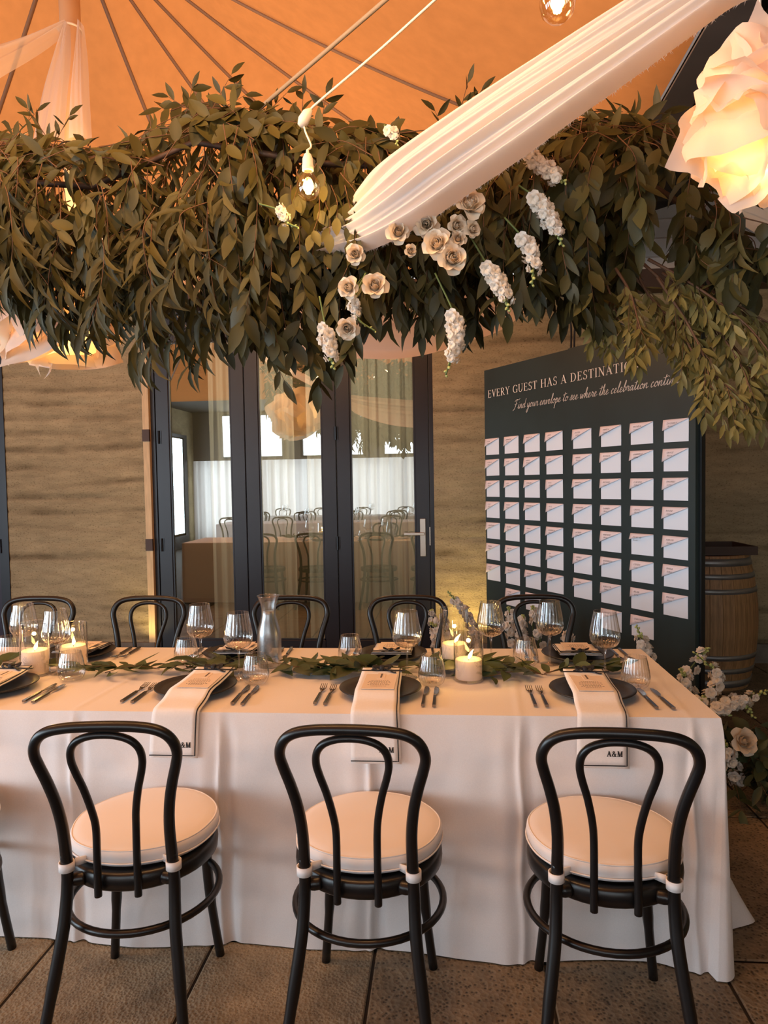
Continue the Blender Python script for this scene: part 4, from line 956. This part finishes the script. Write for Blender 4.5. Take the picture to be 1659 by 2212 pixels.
# ================================================================ drapes
def swag(name, upper, lower, bulge, pleats, amp, mat, label, fringe=False, nu=60, nv=40):
    U, Lw = cr(upper, 8), cr(lower, 8); ph = random.random()*6
    def f(u, v):
        a, b = pl(U, u), pl(Lw, u); p = a.lerp(b, v)
        pk = 2.0*noise.noise((v*pleats*1.3+ph, u*1.3, ph))+.9*noise.noise((v*pleats*3.1, u*2.0, ph+4))+.35*sin(v*pleats*2*pi+ph+2*u)
        env = min(1, 6*v, 8*(1-v)+.3)
        d = Vector((0, -1, .35)); p = p+d*(bulge*sin(pi*v)*sin(pi*min(1, max(0, u*.8+.1)))+amp*pk*env)
        if v > .9: p += Vector((0, .05, 0))*((v-.9)/.1)**2
        return p
    m = MB(); rows = [[f(i/nu, j/nv) for i in range(nu+1)] for j in range(nv+1)]
    m.add([p for r in rows for p in r], [(j*(nu+1)+i, j*(nu+1)+i+1, (j+1)*(nu+1)+i+1, (j+1)*(nu+1)+i) for j in range(nv) for i in range(nu)])
    if not fringe:
        return tag(m.build(name, mat), label, 'drape')
    t = thing(name, label, 'drape', rows[0][0]); b0 = Vector(rows[0][0])
    m.v = [tuple(Vector(q)-b0) for q in m.v]; m.build('cloth', mat, t)
    fg = MB()
    for k in range(520):
        u = random.random(); p = f(u, 1)-b0; q = p+Vector((random.gauss(0, .006), random.gauss(0, .004), -random.uniform(.003, .010)))
        s_ = Vector((.0007, 0, 0)); fg.add([p-s_, p+s_, q], [(0, 1, 2)])
    o = fg.build('fringe', mat, t); o['kind'] = 'stuff'; return t
def ats(l): return [at(x, y, d) for x, y, d in l]
swag('white_swag', ats([(640, 520, 2.66), (735, 462, 2.5), (775, 405, 2.36), (830, 345, 2.28), (1000, 225, 2.2), (1200, 95, 2.1), (1350, 0, 2.02), (1560, -130, 1.9)])+[Vector((.93, 1.72, 3.11))],
     ats([(620, 575, 2.66), (710, 549, 2.48), (800, 528, 2.34), (900, 480, 2.24), (1000, 415, 2.18), (1140, 320, 2.1), (1235, 250, 2.05), (1400, 132, 1.98), (1580, 0, 1.9), (1760, -130, 1.8)])+[Vector((.955, 1.62, 3.06))],
     .05, 7, .019, VOILE, 'large white pleated fabric swag sweeping down from the upper right', True, 90, 130)
swag('blush_swag', [Vector((-2.03, 4.0, 2.95))]+ats([(420, 585, 3.5), (520, 610, 3.5), (640, 620, 3.5), (830, 630, 3.5), (1000, 620, 3.55), (1150, 570, 3.6)])+[Vector((.95, 3.72, 3.10))],
     [Vector((-2.03, 4.0, 2.86))]+ats([(430, 640, 3.5), (520, 705, 3.5), (640, 748, 3.5), (760, 769, 3.5), (880, 769, 3.5), (1000, 737, 3.55), (1140, 665, 3.6)])+[Vector((.95, 3.72, 3.02))], .06, 4, .010, VOILE_PINK, 'blush pink lit fabric swag hanging behind the garland, over the doors', False, 60, 80)
swag('white_swag', [Vector((1.75, 4.6, 3.55))]+ats([(1580, 425, 4.6), (1640, 430, 4.5), (1720, 440, 4.4), (1800, 420, 4.4)])+[Vector((4.2, 4.4, 4.28))], [Vector((1.72, 4.6, 3.5))]+ats([(1575, 440, 4.6), (1630, 490, 4.5), (1700, 520, 4.4), (1800, 530, 4.4)])+[Vector((4.25, 4.4, 4.2))], .03, 3, .012, VOILE, 'small white fabric swag under the right paper lantern', False, 24, 20)
swag('gauze_swag', ats([(141, 42, 3.93), (70, 72, 3.85), (0, 95, 3.75), (-90, 120, 3.6), (-200, 120, 3.5)]), ats([(141, 56, 3.93), (75, 105, 3.85), (0, 150, 3.75), (-90, 200, 3.6), (-200, 210, 3.5)]), .02, 3, .008, GAUZE, 'sheer gauze swag running left from the tent mast')
swag('gauze_tail', ats([(140, 48, 3.93), (118, 110, 3.92), (92, 200, 3.92), (72, 300, 3.92)]), ats([(146, 50, 3.92), (144, 110, 3.90), (138, 200, 3.9), (128, 300, 3.9)]), .01, 3, .008, GAUZE, 'sheer gauze tail hanging left of the tent mast', False, 24, 24)
swag('gauze_tail', ats([(168, 45, 3.93), (160, 120, 3.92), (152, 200, 3.92), (148, 300, 3.92)]), ats([(172, 45, 3.93), (180, 120, 3.92), (184, 200, 3.92), (190, 300, 3.92)]), .01, 3, .008, GAUZE, 'sheer gauze tail hanging right of the tent mast', False, 24, 24)
# ================================================================ lanterns, bulbs and lines
def lantern(c, R, dirs, label, watts, seed):
    random.seed(seed)
    t = thing('paper_lantern', label, 'lantern', c)
    for k, (dx, dy, dz, sw_, sh_, tw) in enumerate(dirs):
        d = Vector((dx, dy, dz)).normalized(); fr = frame(Vector((random.uniform(-1, 1), random.uniform(-1, 1), random.uniform(-1, 1)))+Vector((0, 0, tw)), d)
        def f(u, v):
            x, y = (u-.5)*2, (v-.5)*2
            z = .62*R-.34*R*(x*x*.8+y*y*.35)*(.5+.5*sin(k*1.7))+.30*R*max(0, y)**2*sin(k*2.3+x)
            z += .26*R*noise.noise((x*1.0+k*7, y*1.0, seed))+.06*R*noise.noise((x*2.6+k*3, y*2.6, seed+5))+.03*R*abs(noise.noise((x*4, y*4+k, 3)))
            q_ = hypot(x, y); e = 1+.13*noise.noise((x*1.2, y*1.2, k+9.)); z += R*max(0, q_-.55)**2*(.5*noise.noise((atan2(y, x)*.9, k*3.3, seed))+.28)+.09*R*noise.noise((x*1.9, y*1.9, k+2.)); f_ = 1-.18*max(0, q_-1)/.42; x *= f_; y *= f_
            return fr @ Vector((x*R*.74*sw_*e*(1-.2*y), y*R*.74*sh_*e, z))
        MB().grid(14, 14, f).build('petal', PAPERLAMP, t)
    MB().lathe([(.001, -.04), (.02, -.034), (.032, -.01), (.030, .012), (.014, .035), (.012, .05)], 16).build('bulb', emit('lamp_glow', (1, .75, .35), 12), t)
    r_ = Vector((c[0]-AP.x, c[1]-AP.y)); th = atan2(r_.y, r_.x); zc = can(th, min(1, r_.length/per(th))).z if c[0] < CX1 else 3.38+.3*(c[0]-1.05)
    tp_ = Vector((0, 0, zc-c[2]-.004)) if c[1] < 2.5 else Vector((AP.x, AP.y, 2.87))-Vector(c)
    MB().tube([(0, 0, .05), tp_], .0035, 6).build('cord', WHITEPL, t)
    lamp('lantern_light', 'POINT', Vector(c)-Vector((0, 0, .07)), watts, (1, .62, .22), shadow_soft_size=.05)
    return t
DR = [(-.9, -.2, .15, 1.0, 1.0, 1), (-.6, -.5, .75, 1, 1.1, 2), (.1, -.5, 1, 1.1, 1, 1), (-.25, -1, .35, .9, .9, 1), (-.5, -.8, -.35, 1, .8, -1), (.4, -.9, .3, 1, 1, 1), (.1, -.7, -.8, 1.1, .8, 0), (.9, -.2, .1, 1, 1, 1), (-.4, .6, -.2, 1, 1, 1), (.5, .6, .5, 1, 1, 1), (0, .8, .8, 1, 1, 2), (-.85, .1, -.5, .9, .8, 0), (.6, -.1, -.8, 1, .8, 0), (.7, -.6, .8, 1, 1, 1)]
lantern(at(1640, 255, 1.9), .187, DR, 'large ruffled white paper lantern glowing at the upper right', 2.6, 3)
lantern(at(112, 655, 3.15), .33, DR, 'ruffled white paper lantern glowing behind the left garland end', 5, 11)
random.seed(99)
def bulb(p, label, cord):
    t = thing('festoon_bulb', label, 'light bulb', p, 0, 'clear filament bulbs on white cords')
    MB().lathe([(.0008, -.040), (.018, -.036), (.033, -.022), (.039, 0), (.036, .018), (.026, .034), (.015, .046), (.0125, .056)], 28).build('globe', BULBG, t)
    f = MB()
    for k in range(8):
        a = k*pi/4; f.tube([(.007*cos(a), .007*sin(a), -.017), (.0085*cos(a), .0085*sin(a), .0), (.0065*cos(a), .0065*sin(a), .019)], .0022, 5)
    f.build('filament', FILA, t)
    MB().lathe([(.0125, .052), (.0185, .054), (.0185, .068), (.0175, .07), (.0165, .09), (.011, .104), (.0055, .108), (.0045, .118), (.001, .118)], 20).build('socket', WHITEPL, t)
    MB().tube([q-p for q in cord], .0032, 6).build('cord', WHITEPL, t)
    lamp('bulb_light', 'POINT', p, 3.2, (1, .60, .18), shadow_soft_size=.022)
    return t
pb = at(666, 406, 2.26)
bulb(pb, 'glowing filament bulb in a white socket hanging before the garland', cr([pb+Vector((0, 0, .117)), at(672, 315, 2.27), at(661, 288, 2.28), at(655, 268, 2.28)], 5))
pb2 = at(1204, 8, 1.6)
bulb(pb2, 'glowing filament bulb at the top edge of the picture', cr([pb2+Vector((0, 0, .117)), pb2+Vector((0, 0, .25)), pb2+Vector((.1, 0, .55))], 5))
sl = thing('festoon_cable', 'white festoon cable with a moulded junction rising to the upper right', 'cable', at(660, 258, 2.28)); sb = at(660, 258, 2.28)
MB().tube([q-sb for q in cr([at(655, 268, 2.28), at(668, 240, 2.28), at(700, 210, 2.26), at(820, 108, 2.2), at(945, -5, 2.15), at(1060, -110, 2.1)], 6)], .0038, 6).build('cable', WHITEPL, sl)
MB().tube([q-sb for q in (at(648, 272, 2.28), at(655, 262, 2.28), at(664, 245, 2.28), at(672, 236, 2.28))], [.010, .019, .016, .006], 10).build('junction', WHITEPL, sl)
tag(MB().tube(cr([at(548, 245, 2.7), at(620, 183, 2.6), at(835, -2, 2.4), at(990, -140, 2.3)], 6), .0075, 8).build('suspension_rod', ROPE), 'thin grey rod slanting up to the right from the garland', 'rod')
# ================================================================ envelope board
BA, BB = Vector((.300, 5.4, 0)), Vector((1.291, 3.8, 0)); BL = (BB-BA).length; bu = (BB-BA)/BL; bn = Vector((bu.y, -bu.x, 0))
if bn.y > 0: bn = -bn
BT = 2.30
def bp(s_, z, h=0): return BA+bu*s_+Vector((0, 0, z))+bn*h
eb = thing('seating_board', 'tall green-black board with white lettering at the right', 'board', BA)
def bbox(s0, s1, z0, z1, h0, h1, name, mat, par=None):
    pts = [bp(s_, z, h)-BA for h in (h0, h1) for s_, z in ((s0, z0), (s1, z0), (s1, z1), (s0, z1))]
    m = MB(); m.add(pts, [(3, 2, 1, 0), (4, 5, 6, 7), (0, 1, 5, 4), (1, 2, 6, 5), (2, 3, 7, 6), (3, 0, 4, 7)]); return m.build(name, mat, par or eb, False)
bbox(0, .920, 0, BT-.004, -.03, -.004, 'panel', BOARD); bbox(.924, BL, 0, BT, -.03, 0, 'panel', BOARD)
bbox(BL-.035, BL+.012, 0, BT+.006, -.06, -.031, 'side_frame', BOARDEDGE); bbox(0, .035, 0, BT-.006, -.10, -.031, 'side_frame', BOARDEDGE)
for s_ in (.2, 1.65): bbox(s_, s_+.05, 0, .03, -.5, -.121, 'foot', BOARDEDGE)
ps, wd_ = serif('EVERY GUEST HAS A DESTINATION.'); sx = 1.49/wd_
text_mesh(ps, lambda u, v: bp(.052+u*sx, 2.087+v*.0545, .0015)-BA, 'headline', WHITEINK, eb)
ps, wd_ = script('Find your envelope to see where the celebration continues...'); sx = 1.505/wd_
text_mesh(ps, lambda u, v: bp(.355+u*sx, 1.974+v*.0272, .0015)-BA, 'subline', WHITEINK, eb)
NAMES = [['JOHN', 'JENNIFER', 'BENEDICT', 'JESSE', 'JUSTIN', 'PAMELA', 'MICAELA', 'ZACHARY'], ['PATRICK', 'JACK', 'SARAH', 'LISA', 'AMBER', 'ROSALIA', 'GABRIELLE', 'GRACE'], ['SIMON', 'LEAH', 'SPENCER', 'PAUL', 'AMANDA', 'MICHAEL', 'CLAUDIA', 'THOMAS'],
         ['SUSIE', 'ROBIN', 'FERNANDO', 'PAUL', 'MARIANNE', 'DAMIEN', 'CAROL', 'RAGNI'], ['JONATHAN', 'RACHEL', 'MARIA', 'SHANNON', 'LAUREN', 'ANDREW', 'JULIANNE', 'AARON'], ['DANIEL', 'KRISTIN', 'KELLEY', 'JIM', 'CAMILA', 'RHIANNON', 'STEVEN', 'MARIA'],
         ['ALICE', 'GEORGIA', 'CELINE', 'DAVID', 'JOSEPH', 'REBECCA', 'AILAN', 'MAXINE'], [None, 'DIANE', 'JULIE', None, None, 'LOUISE', 'CHRISTIAN', None]]
ECOL = [.02, .25, .477, .708, .971, 1.211, 1.449, 1.68]
body_me = None; EW, EH = .160, .120
def txt(s_, size, shear):
    c = bpy.data.curves.new('t', 'FONT'); c.body = s_; c.size = size; c.shear = shear; c.resolution_u = 1; c.space_character = 1.15
    o = bpy.data.objects.new('t', c); me = bpy.data.meshes.new_from_object(o); bpy.data.objects.remove(o); bpy.data.curves.remove(c); return me
CITY = []
for w in ('Sydney', 'Lorne', 'Noosa'):
    me = txt(w, .0145, .45); me.materials.append(INK); CITY.append(me)
# envelope frame: x along the board, y up, z out of it
ERM = Matrix((bu, Vector((0, 0, 1)), bn)).transposed().to_4x4()
ORD = ['top', 'second', 'third', 'fourth', 'fifth', 'sixth', 'seventh', 'lowest']; CORD = ['first', 'second', 'third', 'fourth', 'fifth', 'sixth', 'seventh', 'eighth']
bodym = MB().box(0, EW, 0, EH, 0, .0022).mesh('body', ENV, False)
for r in range(8):
    for c in range(8):
        nm = NAMES[r][c]
        if not nm: continue
        lift = random.choice((.012, .015, .02)) if c > 0 else .018; dp = random.uniform(.048, .066)
        if (r, c) == (4, 6): dp, lift = .03, .024
        t = thing('envelope', 'white envelope with blush flap, %s row, %s column from the board\'s left' % (ORD[r], CORD[c]), 'envelope', group='white envelopes on the dark board')
        t.matrix_world = Matrix.Translation(bp(ECOL[c]+random.uniform(-.002, .002), 1.785-.1562*r-EH, .001-(.004 if c < 4 else 0))) @ ERM @ Matrix.Rotation(random.uniform(-.01, .01), 4, 'Z')
        inst('body', bodym, t)
        m = MB(); off = -.006 if c else -.010
        def f(u, v):
            x = lerp(off, EW, u); yt = EH+.001; yb = lerp(EH-dp-.004, EH-.002, u); return (x, lerp(yt, yb, v), .0028+lift*v*(.25+.75*sin(pi*min(1, .12+u*.8)))*(1-u*.45))
        m.grid(6, 3, f); solid(m.build('flap', ENVP, t, True), .0008)
        # printed name follows the flap surface
        me = txt(nm, .0135, .3); w = max(v.co.x for v in me.vertices); k = min(1, .082/w)
        for v in me.vertices:
            x = .022+v.co.x*k; y = EH-.0245+v.co.y; u = (x-off)/(EW-off); yb = lerp(EH-dp-.004, EH-.002, u); vv = min(1, max(0, (EH+.001-y)/max(.004, EH+.001-yb)))
            v.co = (x, y, f(u, vv)[2]+.0014)
        me.materials.append(INK); inst('name_print', me, t)
        cm2 = CITY[random.randrange(3)].copy()
        for v in cm2.vertices:
            x = .030+v.co.x*.8; y = EH-.040+v.co.y*.9; u = (x-off)/(EW-off); yb = lerp(EH-dp-.004, EH-.002, u); vv = min(1, max(0, (EH+.001-y)/max(.004, EH+.001-yb)))
            v.co = (x, y, f(u, vv)[2]+.0014)
        inst('city_print', cm2, t)
hc = thing('hanging_cord', 'pair of black cords dropping behind the board top', 'cord', at(1236, 700, 5.3)); hb_ = at(1236, 700, 5.3)
for dx, k in ((0, 0), (7, 4)):
    MB().tube([q-hb_ for q in cr([at(1232+dx, 628, 5.58), at(1232+dx, 655, 5.4), at(1232+dx+k, 690, 5.3), at(1234+dx, 720, 5.3), at(1233+dx, 760, 5.3)], 5)], .008, 6).build('cord', PIPING, hc)
# ================================================================ barrel
bc = Vector((1.86, 5.28, 0)); BH = .93
bl = thing('wine_barrel', 'oak wine barrel with steel hoops standing behind the board', 'barrel', bc)
BR_ = lambda z: .285+.062*(1-((z-BH/2)/(BH/2))**2)
sm = MB(); NSt = 26; da = pi/NSt*.97
zs = [BH*i/8 for i in range(9)]
for z in zs:
    for r, a in ((BR_(z), -da), (BR_(z), da), (BR_(z)-.022, da), (BR_(z)-.022, -da)): sm.v.append((r*cos(a), r*sin(a), z))
for i in range(8):
    for k in range(4): a, b = i*4+k, i*4+(k+1) % 4; sm.f.append((a, b, b+4, a+4))
sm.f += [(3, 2, 1, 0), (32, 33, 34, 35)]
SM = sm.mesh('stave', STAVE, False)
for k in range(NSt): inst('stave', SM, bl, None, (0, 0, 2*pi*k/NSt))
for z, h in ((.025, .05), (.125, .035), (.22, .035), (.675, .035), (.775, .035), (.862, .05)):
    MB().lathe([(BR_(z)-.002, z), (BR_(z)+.004, z), (BR_(z+h)+.004, z+h), (BR_(z+h)-.002, z+h)], 48).build('hoop', HOOP, bl)
MB().lathe([(.001, BH-.03), (.27, BH-.03)], 32).build('head', STAVE, bl)
tyo = thing('tray', 'dark shallow tray lying on top of the wine barrel', 'tray', (bc.x, bc.y, BH))
MB().bevelbox(-.27, .27, -.2, .2, 0, .012, .003).build('base', DKTIMBER, tyo, False)
for a in ((-.28, -.265, -.21, .21), (.265, .28, -.21, .21), (-.265, .265, -.21, -.195), (-.265, .265, .195, .21)): MB().box(*a, 0, .06).build('side', DKTIMBER, tyo, False)
tag(MB().tube(cr([(1.60, 5.03, .80), (1.66, 4.96, .90), (1.72, 4.935, .86), (1.715, 4.935, .74), (1.66, 4.955, .66), (1.60, 5.0, .62)], 6), .005, 6).build('cable_loop', PIPING), 'black cable looping down the side of the wine barrel', 'cable')
# ================================================================ floor flowers
def clump(c, rad, h, n, label, kinds, mat=LEAF2):
    s = Spray(); b = Vector(c)
    for i in range(n):
        a = random.random()*2*pi; r = rad*sqrt(random.random()); p0 = b+Vector((r*.5*cos(a), r*.5*sin(a), .02+h*.25*random.random()))
        p3 = b+Vector((r*1.25*cos(a), r*1.25*sin(a), h*random.uniform(.12, 1)*(1.1-r/rad*.6)))
        s.sprig([p0, p0.lerp(p3, .5)+Vector((0, 0, .06)), p3], kinds, gap=.035, sc=random.uniform(.9, 1.3), droop=.25, tint=(0, 1), start=.04, face=(-.2, -.8, .5))
    t = thing('foliage_clump', label, 'foliage', c); s.build(t, mat, 60, key=lambda l: l[0].y+.2*random.random(), base=b); return t
clump((1.30, 3.45, 0), .30, .42, 46, 'dark leafy greenery on the floor beside the right table end', ['oval', 'round'])
clump((.14, 4.72, 0), .24, .42, 34, 'leafy greenery on the floor below the left part of the board', ['oval', 'sickle'])
clump((.60, 4.02, 0), .21, .36, 26, 'leafy greenery on the floor between the far end chair and the board', ['oval', 'sickle'])
FG = 'white flowers standing at the foot of the board'
FS = [([(1430, 1520, 3.45), (1400, 1420, 3.5), (1390, 1390, 3.5), (1375, 1352, 3.5)], 'slender white stock leaning left over the table corner', 12), ([(1500, 1530, 3.4), (1480, 1470, 3.4), (1510, 1420, 3.4), (1530, 1400, 3.4)], 'white stock rising highest right of the table end', 9),
      ([(1440, 1560, 3.4), (1470, 1510, 3.35), (1480, 1470, 3.35), (1470, 1445, 3.35)], 'short white stock close to the right table edge', 9), ([(1500, 1560, 3.35), (1530, 1500, 3.3), (1550, 1460, 3.3), (1500, 1410, 3.3)], 'full white stock arching left above the table end', 13),
      ([(1480, 1580, 3.3), (1560, 1530, 3.25), (1610, 1510, 3.25), (1665, 1490, 3.25)], 'white stock stretched out to the right picture edge', 14), ([(1500, 1590, 3.3), (1550, 1530, 3.25), (1600, 1515, 3.25), (1628, 1550, 3.25)], 'white snapdragon bending down with a green tip', 11),
      ([(1500, 1600, 3.3), (1530, 1550, 3.25), (1560, 1530, 3.25), (1575, 1545, 3.25)], 'white stock in the centre of the right floor flowers', 10), ([(1590, 1680, 3.3), (1575, 1640, 3.25), (1572, 1620, 3.25), (1562, 1600, 3.25)], 'small white stock left of the single floor rose', 9), ([(1490, 1590, 3.3), (1480, 1540, 3.3), (1500, 1520, 3.3), (1530, 1500, 3.3)], 'white stock just above the right table edge', 11),
      ([(1030, 1400, 4.7), (1015, 1340, 4.7), (990, 1305, 4.7), (968, 1278, 4.7)], 'tall pale delphinium spike before the lit earth wall', 18), ([(960, 1400, 4.7), (945, 1370, 4.7), (930, 1330, 4.7), (935, 1318, 4.7)], 'white bell stem curving up beside the right door post', 10), ([(985, 1400, 4.6), (960, 1360, 4.6), (955, 1340, 4.6), (965, 1310, 4.6)], 'pale stock behind the far candle vase', 11),
      ([(1110, 1400, 4.3), (1100, 1360, 4.3), (1105, 1330, 4.3), (1098, 1312, 4.3)], 'white stock seen left inside the end chair hoop', 10), ([(1140, 1400, 4.2), (1125, 1370, 4.2), (1125, 1345, 4.2), (1130, 1330, 4.2)], 'white snapdragon upright inside the end chair hoop', 11), ([(1170, 1400, 4.2), (1160, 1350, 4.2), (1156, 1325, 4.2), (1150, 1310, 4.2)], 'white budding stem before the low envelopes', 7),
      ([(1215, 1405, 4.0), (1222, 1385, 4.0), (1228, 1375, 4.0), (1228, 1366, 4.0)], 'tiny white stem right of the end chair hoop', 5), ([(950, 1400, 4.5), (940, 1385, 4.5), (945, 1360, 4.5), (930, 1345, 4.5)], 'white stock low beside the door post', 9)]
for pp, lb, n in FS:
    g = [at(x, y, d) for x, y, d in pp]; b_ = Vector((g[0].x+.03, g[0].y+.05, .01)); stock([b_, b_.lerp(g[0], .6)+Vector((0, 0, .02))]+g, lb, int(n*1.35), 1.12 if pp[0][2] < 4 else 1.2, FG, buds=8, budfrac=.14)
p = at(1601, 1602, 3.22); rose(p, (.15, -1, .45), 1.35, 'single cream rose low on the floor right of the tablecloth', [p+Vector((0, .01, -.01)), p+Vector((-.02, .06, -.08)), Vector((p.x-.04, p.y+.12, .01))], group=FG)
def tulip(px, py, y, label):
    p = at(px, py, y); t = thing('tulip', label, 'flower', p, random.random()*3, FG)
    for k in range(6):
        a = k*pi/3; m = MB().grid(4, 5, lambda u, v: ((.020*sin(pi*(.12+.72*v))*1.0)*cos(a+(u-.5)*1.5), (.020*sin(pi*(.12+.72*v)))*sin(a+(u-.5)*1.5), .052*v)); m.t = [.5]*len(m.v); m.build('petal', STOCKM, t)
    MB().tube(cr([(0, 0, .002), (.01, 0, -.12), (.03, .03, -p.z+.01)], 4), .003, 6).build('stem', GSTEM, t)
for px, py, y, lb in ((1088, 1385, 4.2, 'white tulip bud right of the right candle vases'), (942, 1350, 4.6, 'white tulip bud beside the right door post'), (1150, 1338, 4.25, 'white tulip bud, left of two under the low envelopes'), (1162, 1340, 4.25, 'white tulip bud, right of two under the low envelopes')): tulip(px, py, y, lb)
# uplights washing the wall
def upl(p, d, watts, label):
    t = thing('uplight', label, 'lamp', p)
    MB().lathe([(.001, 0), (.05, 0), (.055, .01), (.05, .09), (.044, .09), (.044, .06), (.001, .06)], 20).build('housing', PIPING, t)
    MB().lathe([(.001, .064), (.043, .064)], 20).build('lens', emit('uplight_lens', (1, .7, .25), 6), t)
    o = lamp('uplight_beam', 'SPOT', Vector(p)+Vector((0, 0, .1)), watts, (1, .72, .26), spot_size=radians(110), spot_blend=.9, shadow_soft_size=.04)
    o.rotation_mode = 'QUATERNION'; o.rotation_quaternion = Vector(d).to_track_quat('-Z', 'Y')
upl((.14, 5.55, 0), (.05, .28, 1), 26, 'small floor uplight hidden by flowers right of the doors')
upl((-2.49, 5.62, 0), (0, .16, 1), 9, 'small floor uplight hidden behind the table by the left jamb')
# ================================================================ runner on the table
run = Spray()
def tpt(x, y, z): return Vector((x, y, TZ+z))
RUN = [(-1.95, 2.66), (-1.72, 2.70), (-1.35, 2.60), (-1.1, 2.66), (-.85, 2.68), (-.55, 2.66), (-.35, 2.64), (-.1, 2.68), (.1, 2.66), (.3, 2.62), (.5, 2.66), (.72, 2.66)]
for k in range(34):
    i = random.uniform(0, len(RUN)-1.6); j = int(i); a = Vector(RUN[j]).lerp(Vector(RUN[j+1]), i-j); b = Vector(RUN[min(j+1, len(RUN)-1)])
    d = (b-a); d = d.normalized() if d.length > .02 else Vector((1, 0)); s = random.choice((-1, 1)); L = random.uniform(.12, .26)
    p0 = tpt(a.x, a.y+random.uniform(-.025, .025), .012); p3 = tpt(a.x+s*d.x*L, a.y+s*d.y*L+random.uniform(-.05, .04), random.uniform(.012, .035))
    if p3.x > .8: continue
    run.sprig([p0, p0.lerp(p3, .5)+Vector((0, 0, .016)), p3], ['oval', 'round', 'oval'] if random.random() < .6 else ['oval', 'sickle'], gap=.03, sc=random.uniform(.95, 1.35), droop=.0, tint=(.0, .8), face=(0, -.45, 1), start=.02, r=.0016)
def lie(p, fr, kd, v, sc, ti):             # leaves rest on the cloth, tips slightly up
    d, n = fr.col[1].copy(), fr.col[2].copy(); d.z = random.uniform(.05, .22); n.z = abs(n.z)+.6
    return (Vector((p.x, p.y, max(p.z, TZ+.014))), frame(d, n), kd, v, sc, ti)
run.leaves = [lie(*l) for l in run.leaves]
rn = thing('leaf_runner', 'loose eucalyptus leaf runner lying along the middle of the table', 'garland', (-.6, 2.65, TZ)); run.build(rn, tinted('runner_leaf', (.03, .045, .014), (.10, .125, .05)), 220, key=lambda l: l[0].y+.1*random.random(), base=Vector((-.6, 2.65, TZ)))
# ================================================================ what the door glass reflects, behind the camera
RG = 'things reflected in the door glass'
for ty in (-1.4, -3.65):
    m = MB(); m.bevelbox(-4.2, 2.2, ty-.44, ty+.44, .02, .75, .01); m.add([(-4.25, ty-.5, 0), (2.25, ty-.5, 0), (2.25, ty+.5, 0), (-4.25, ty+.5, 0)], [(0, 1, 2, 3)])
    tag(m.build('tablecloth', LINEN, smooth=False), 'white clothed table seen reflected in the door glass, '+('nearer' if ty > -2 else 'farther')+' row', 'tablecloth', 'clothed tables reflected in the door glass')
    for k in range(7):
        x = -3.8+k*.95
        for s in (1, -1):
            dup(ch0, (x+random.uniform(-.04, .04), ty+s*.68, 0), pi if s > 0 else 0, 'black bentwood chair seen only as a faint reflection in the door glass', 'reflected bentwood chairs')
            if k < 6: dup(WG, (x+.3, ty+s*.15, .752), 0, 'wine glass seen only as a faint reflection in the door glass', 'reflected wine glasses')
for x0, x1 in ((-6.1, -2.6), (-2.5, 1.0), (1.1, 4.5)):
    curtain(x0, x1, -5.1, .02, 2.05, 16, .04, 'long white drape seen only as a pale reflection in the door glass', VOILE, 'backdrop_drape', 'drape', 'reflected backdrop drapes')
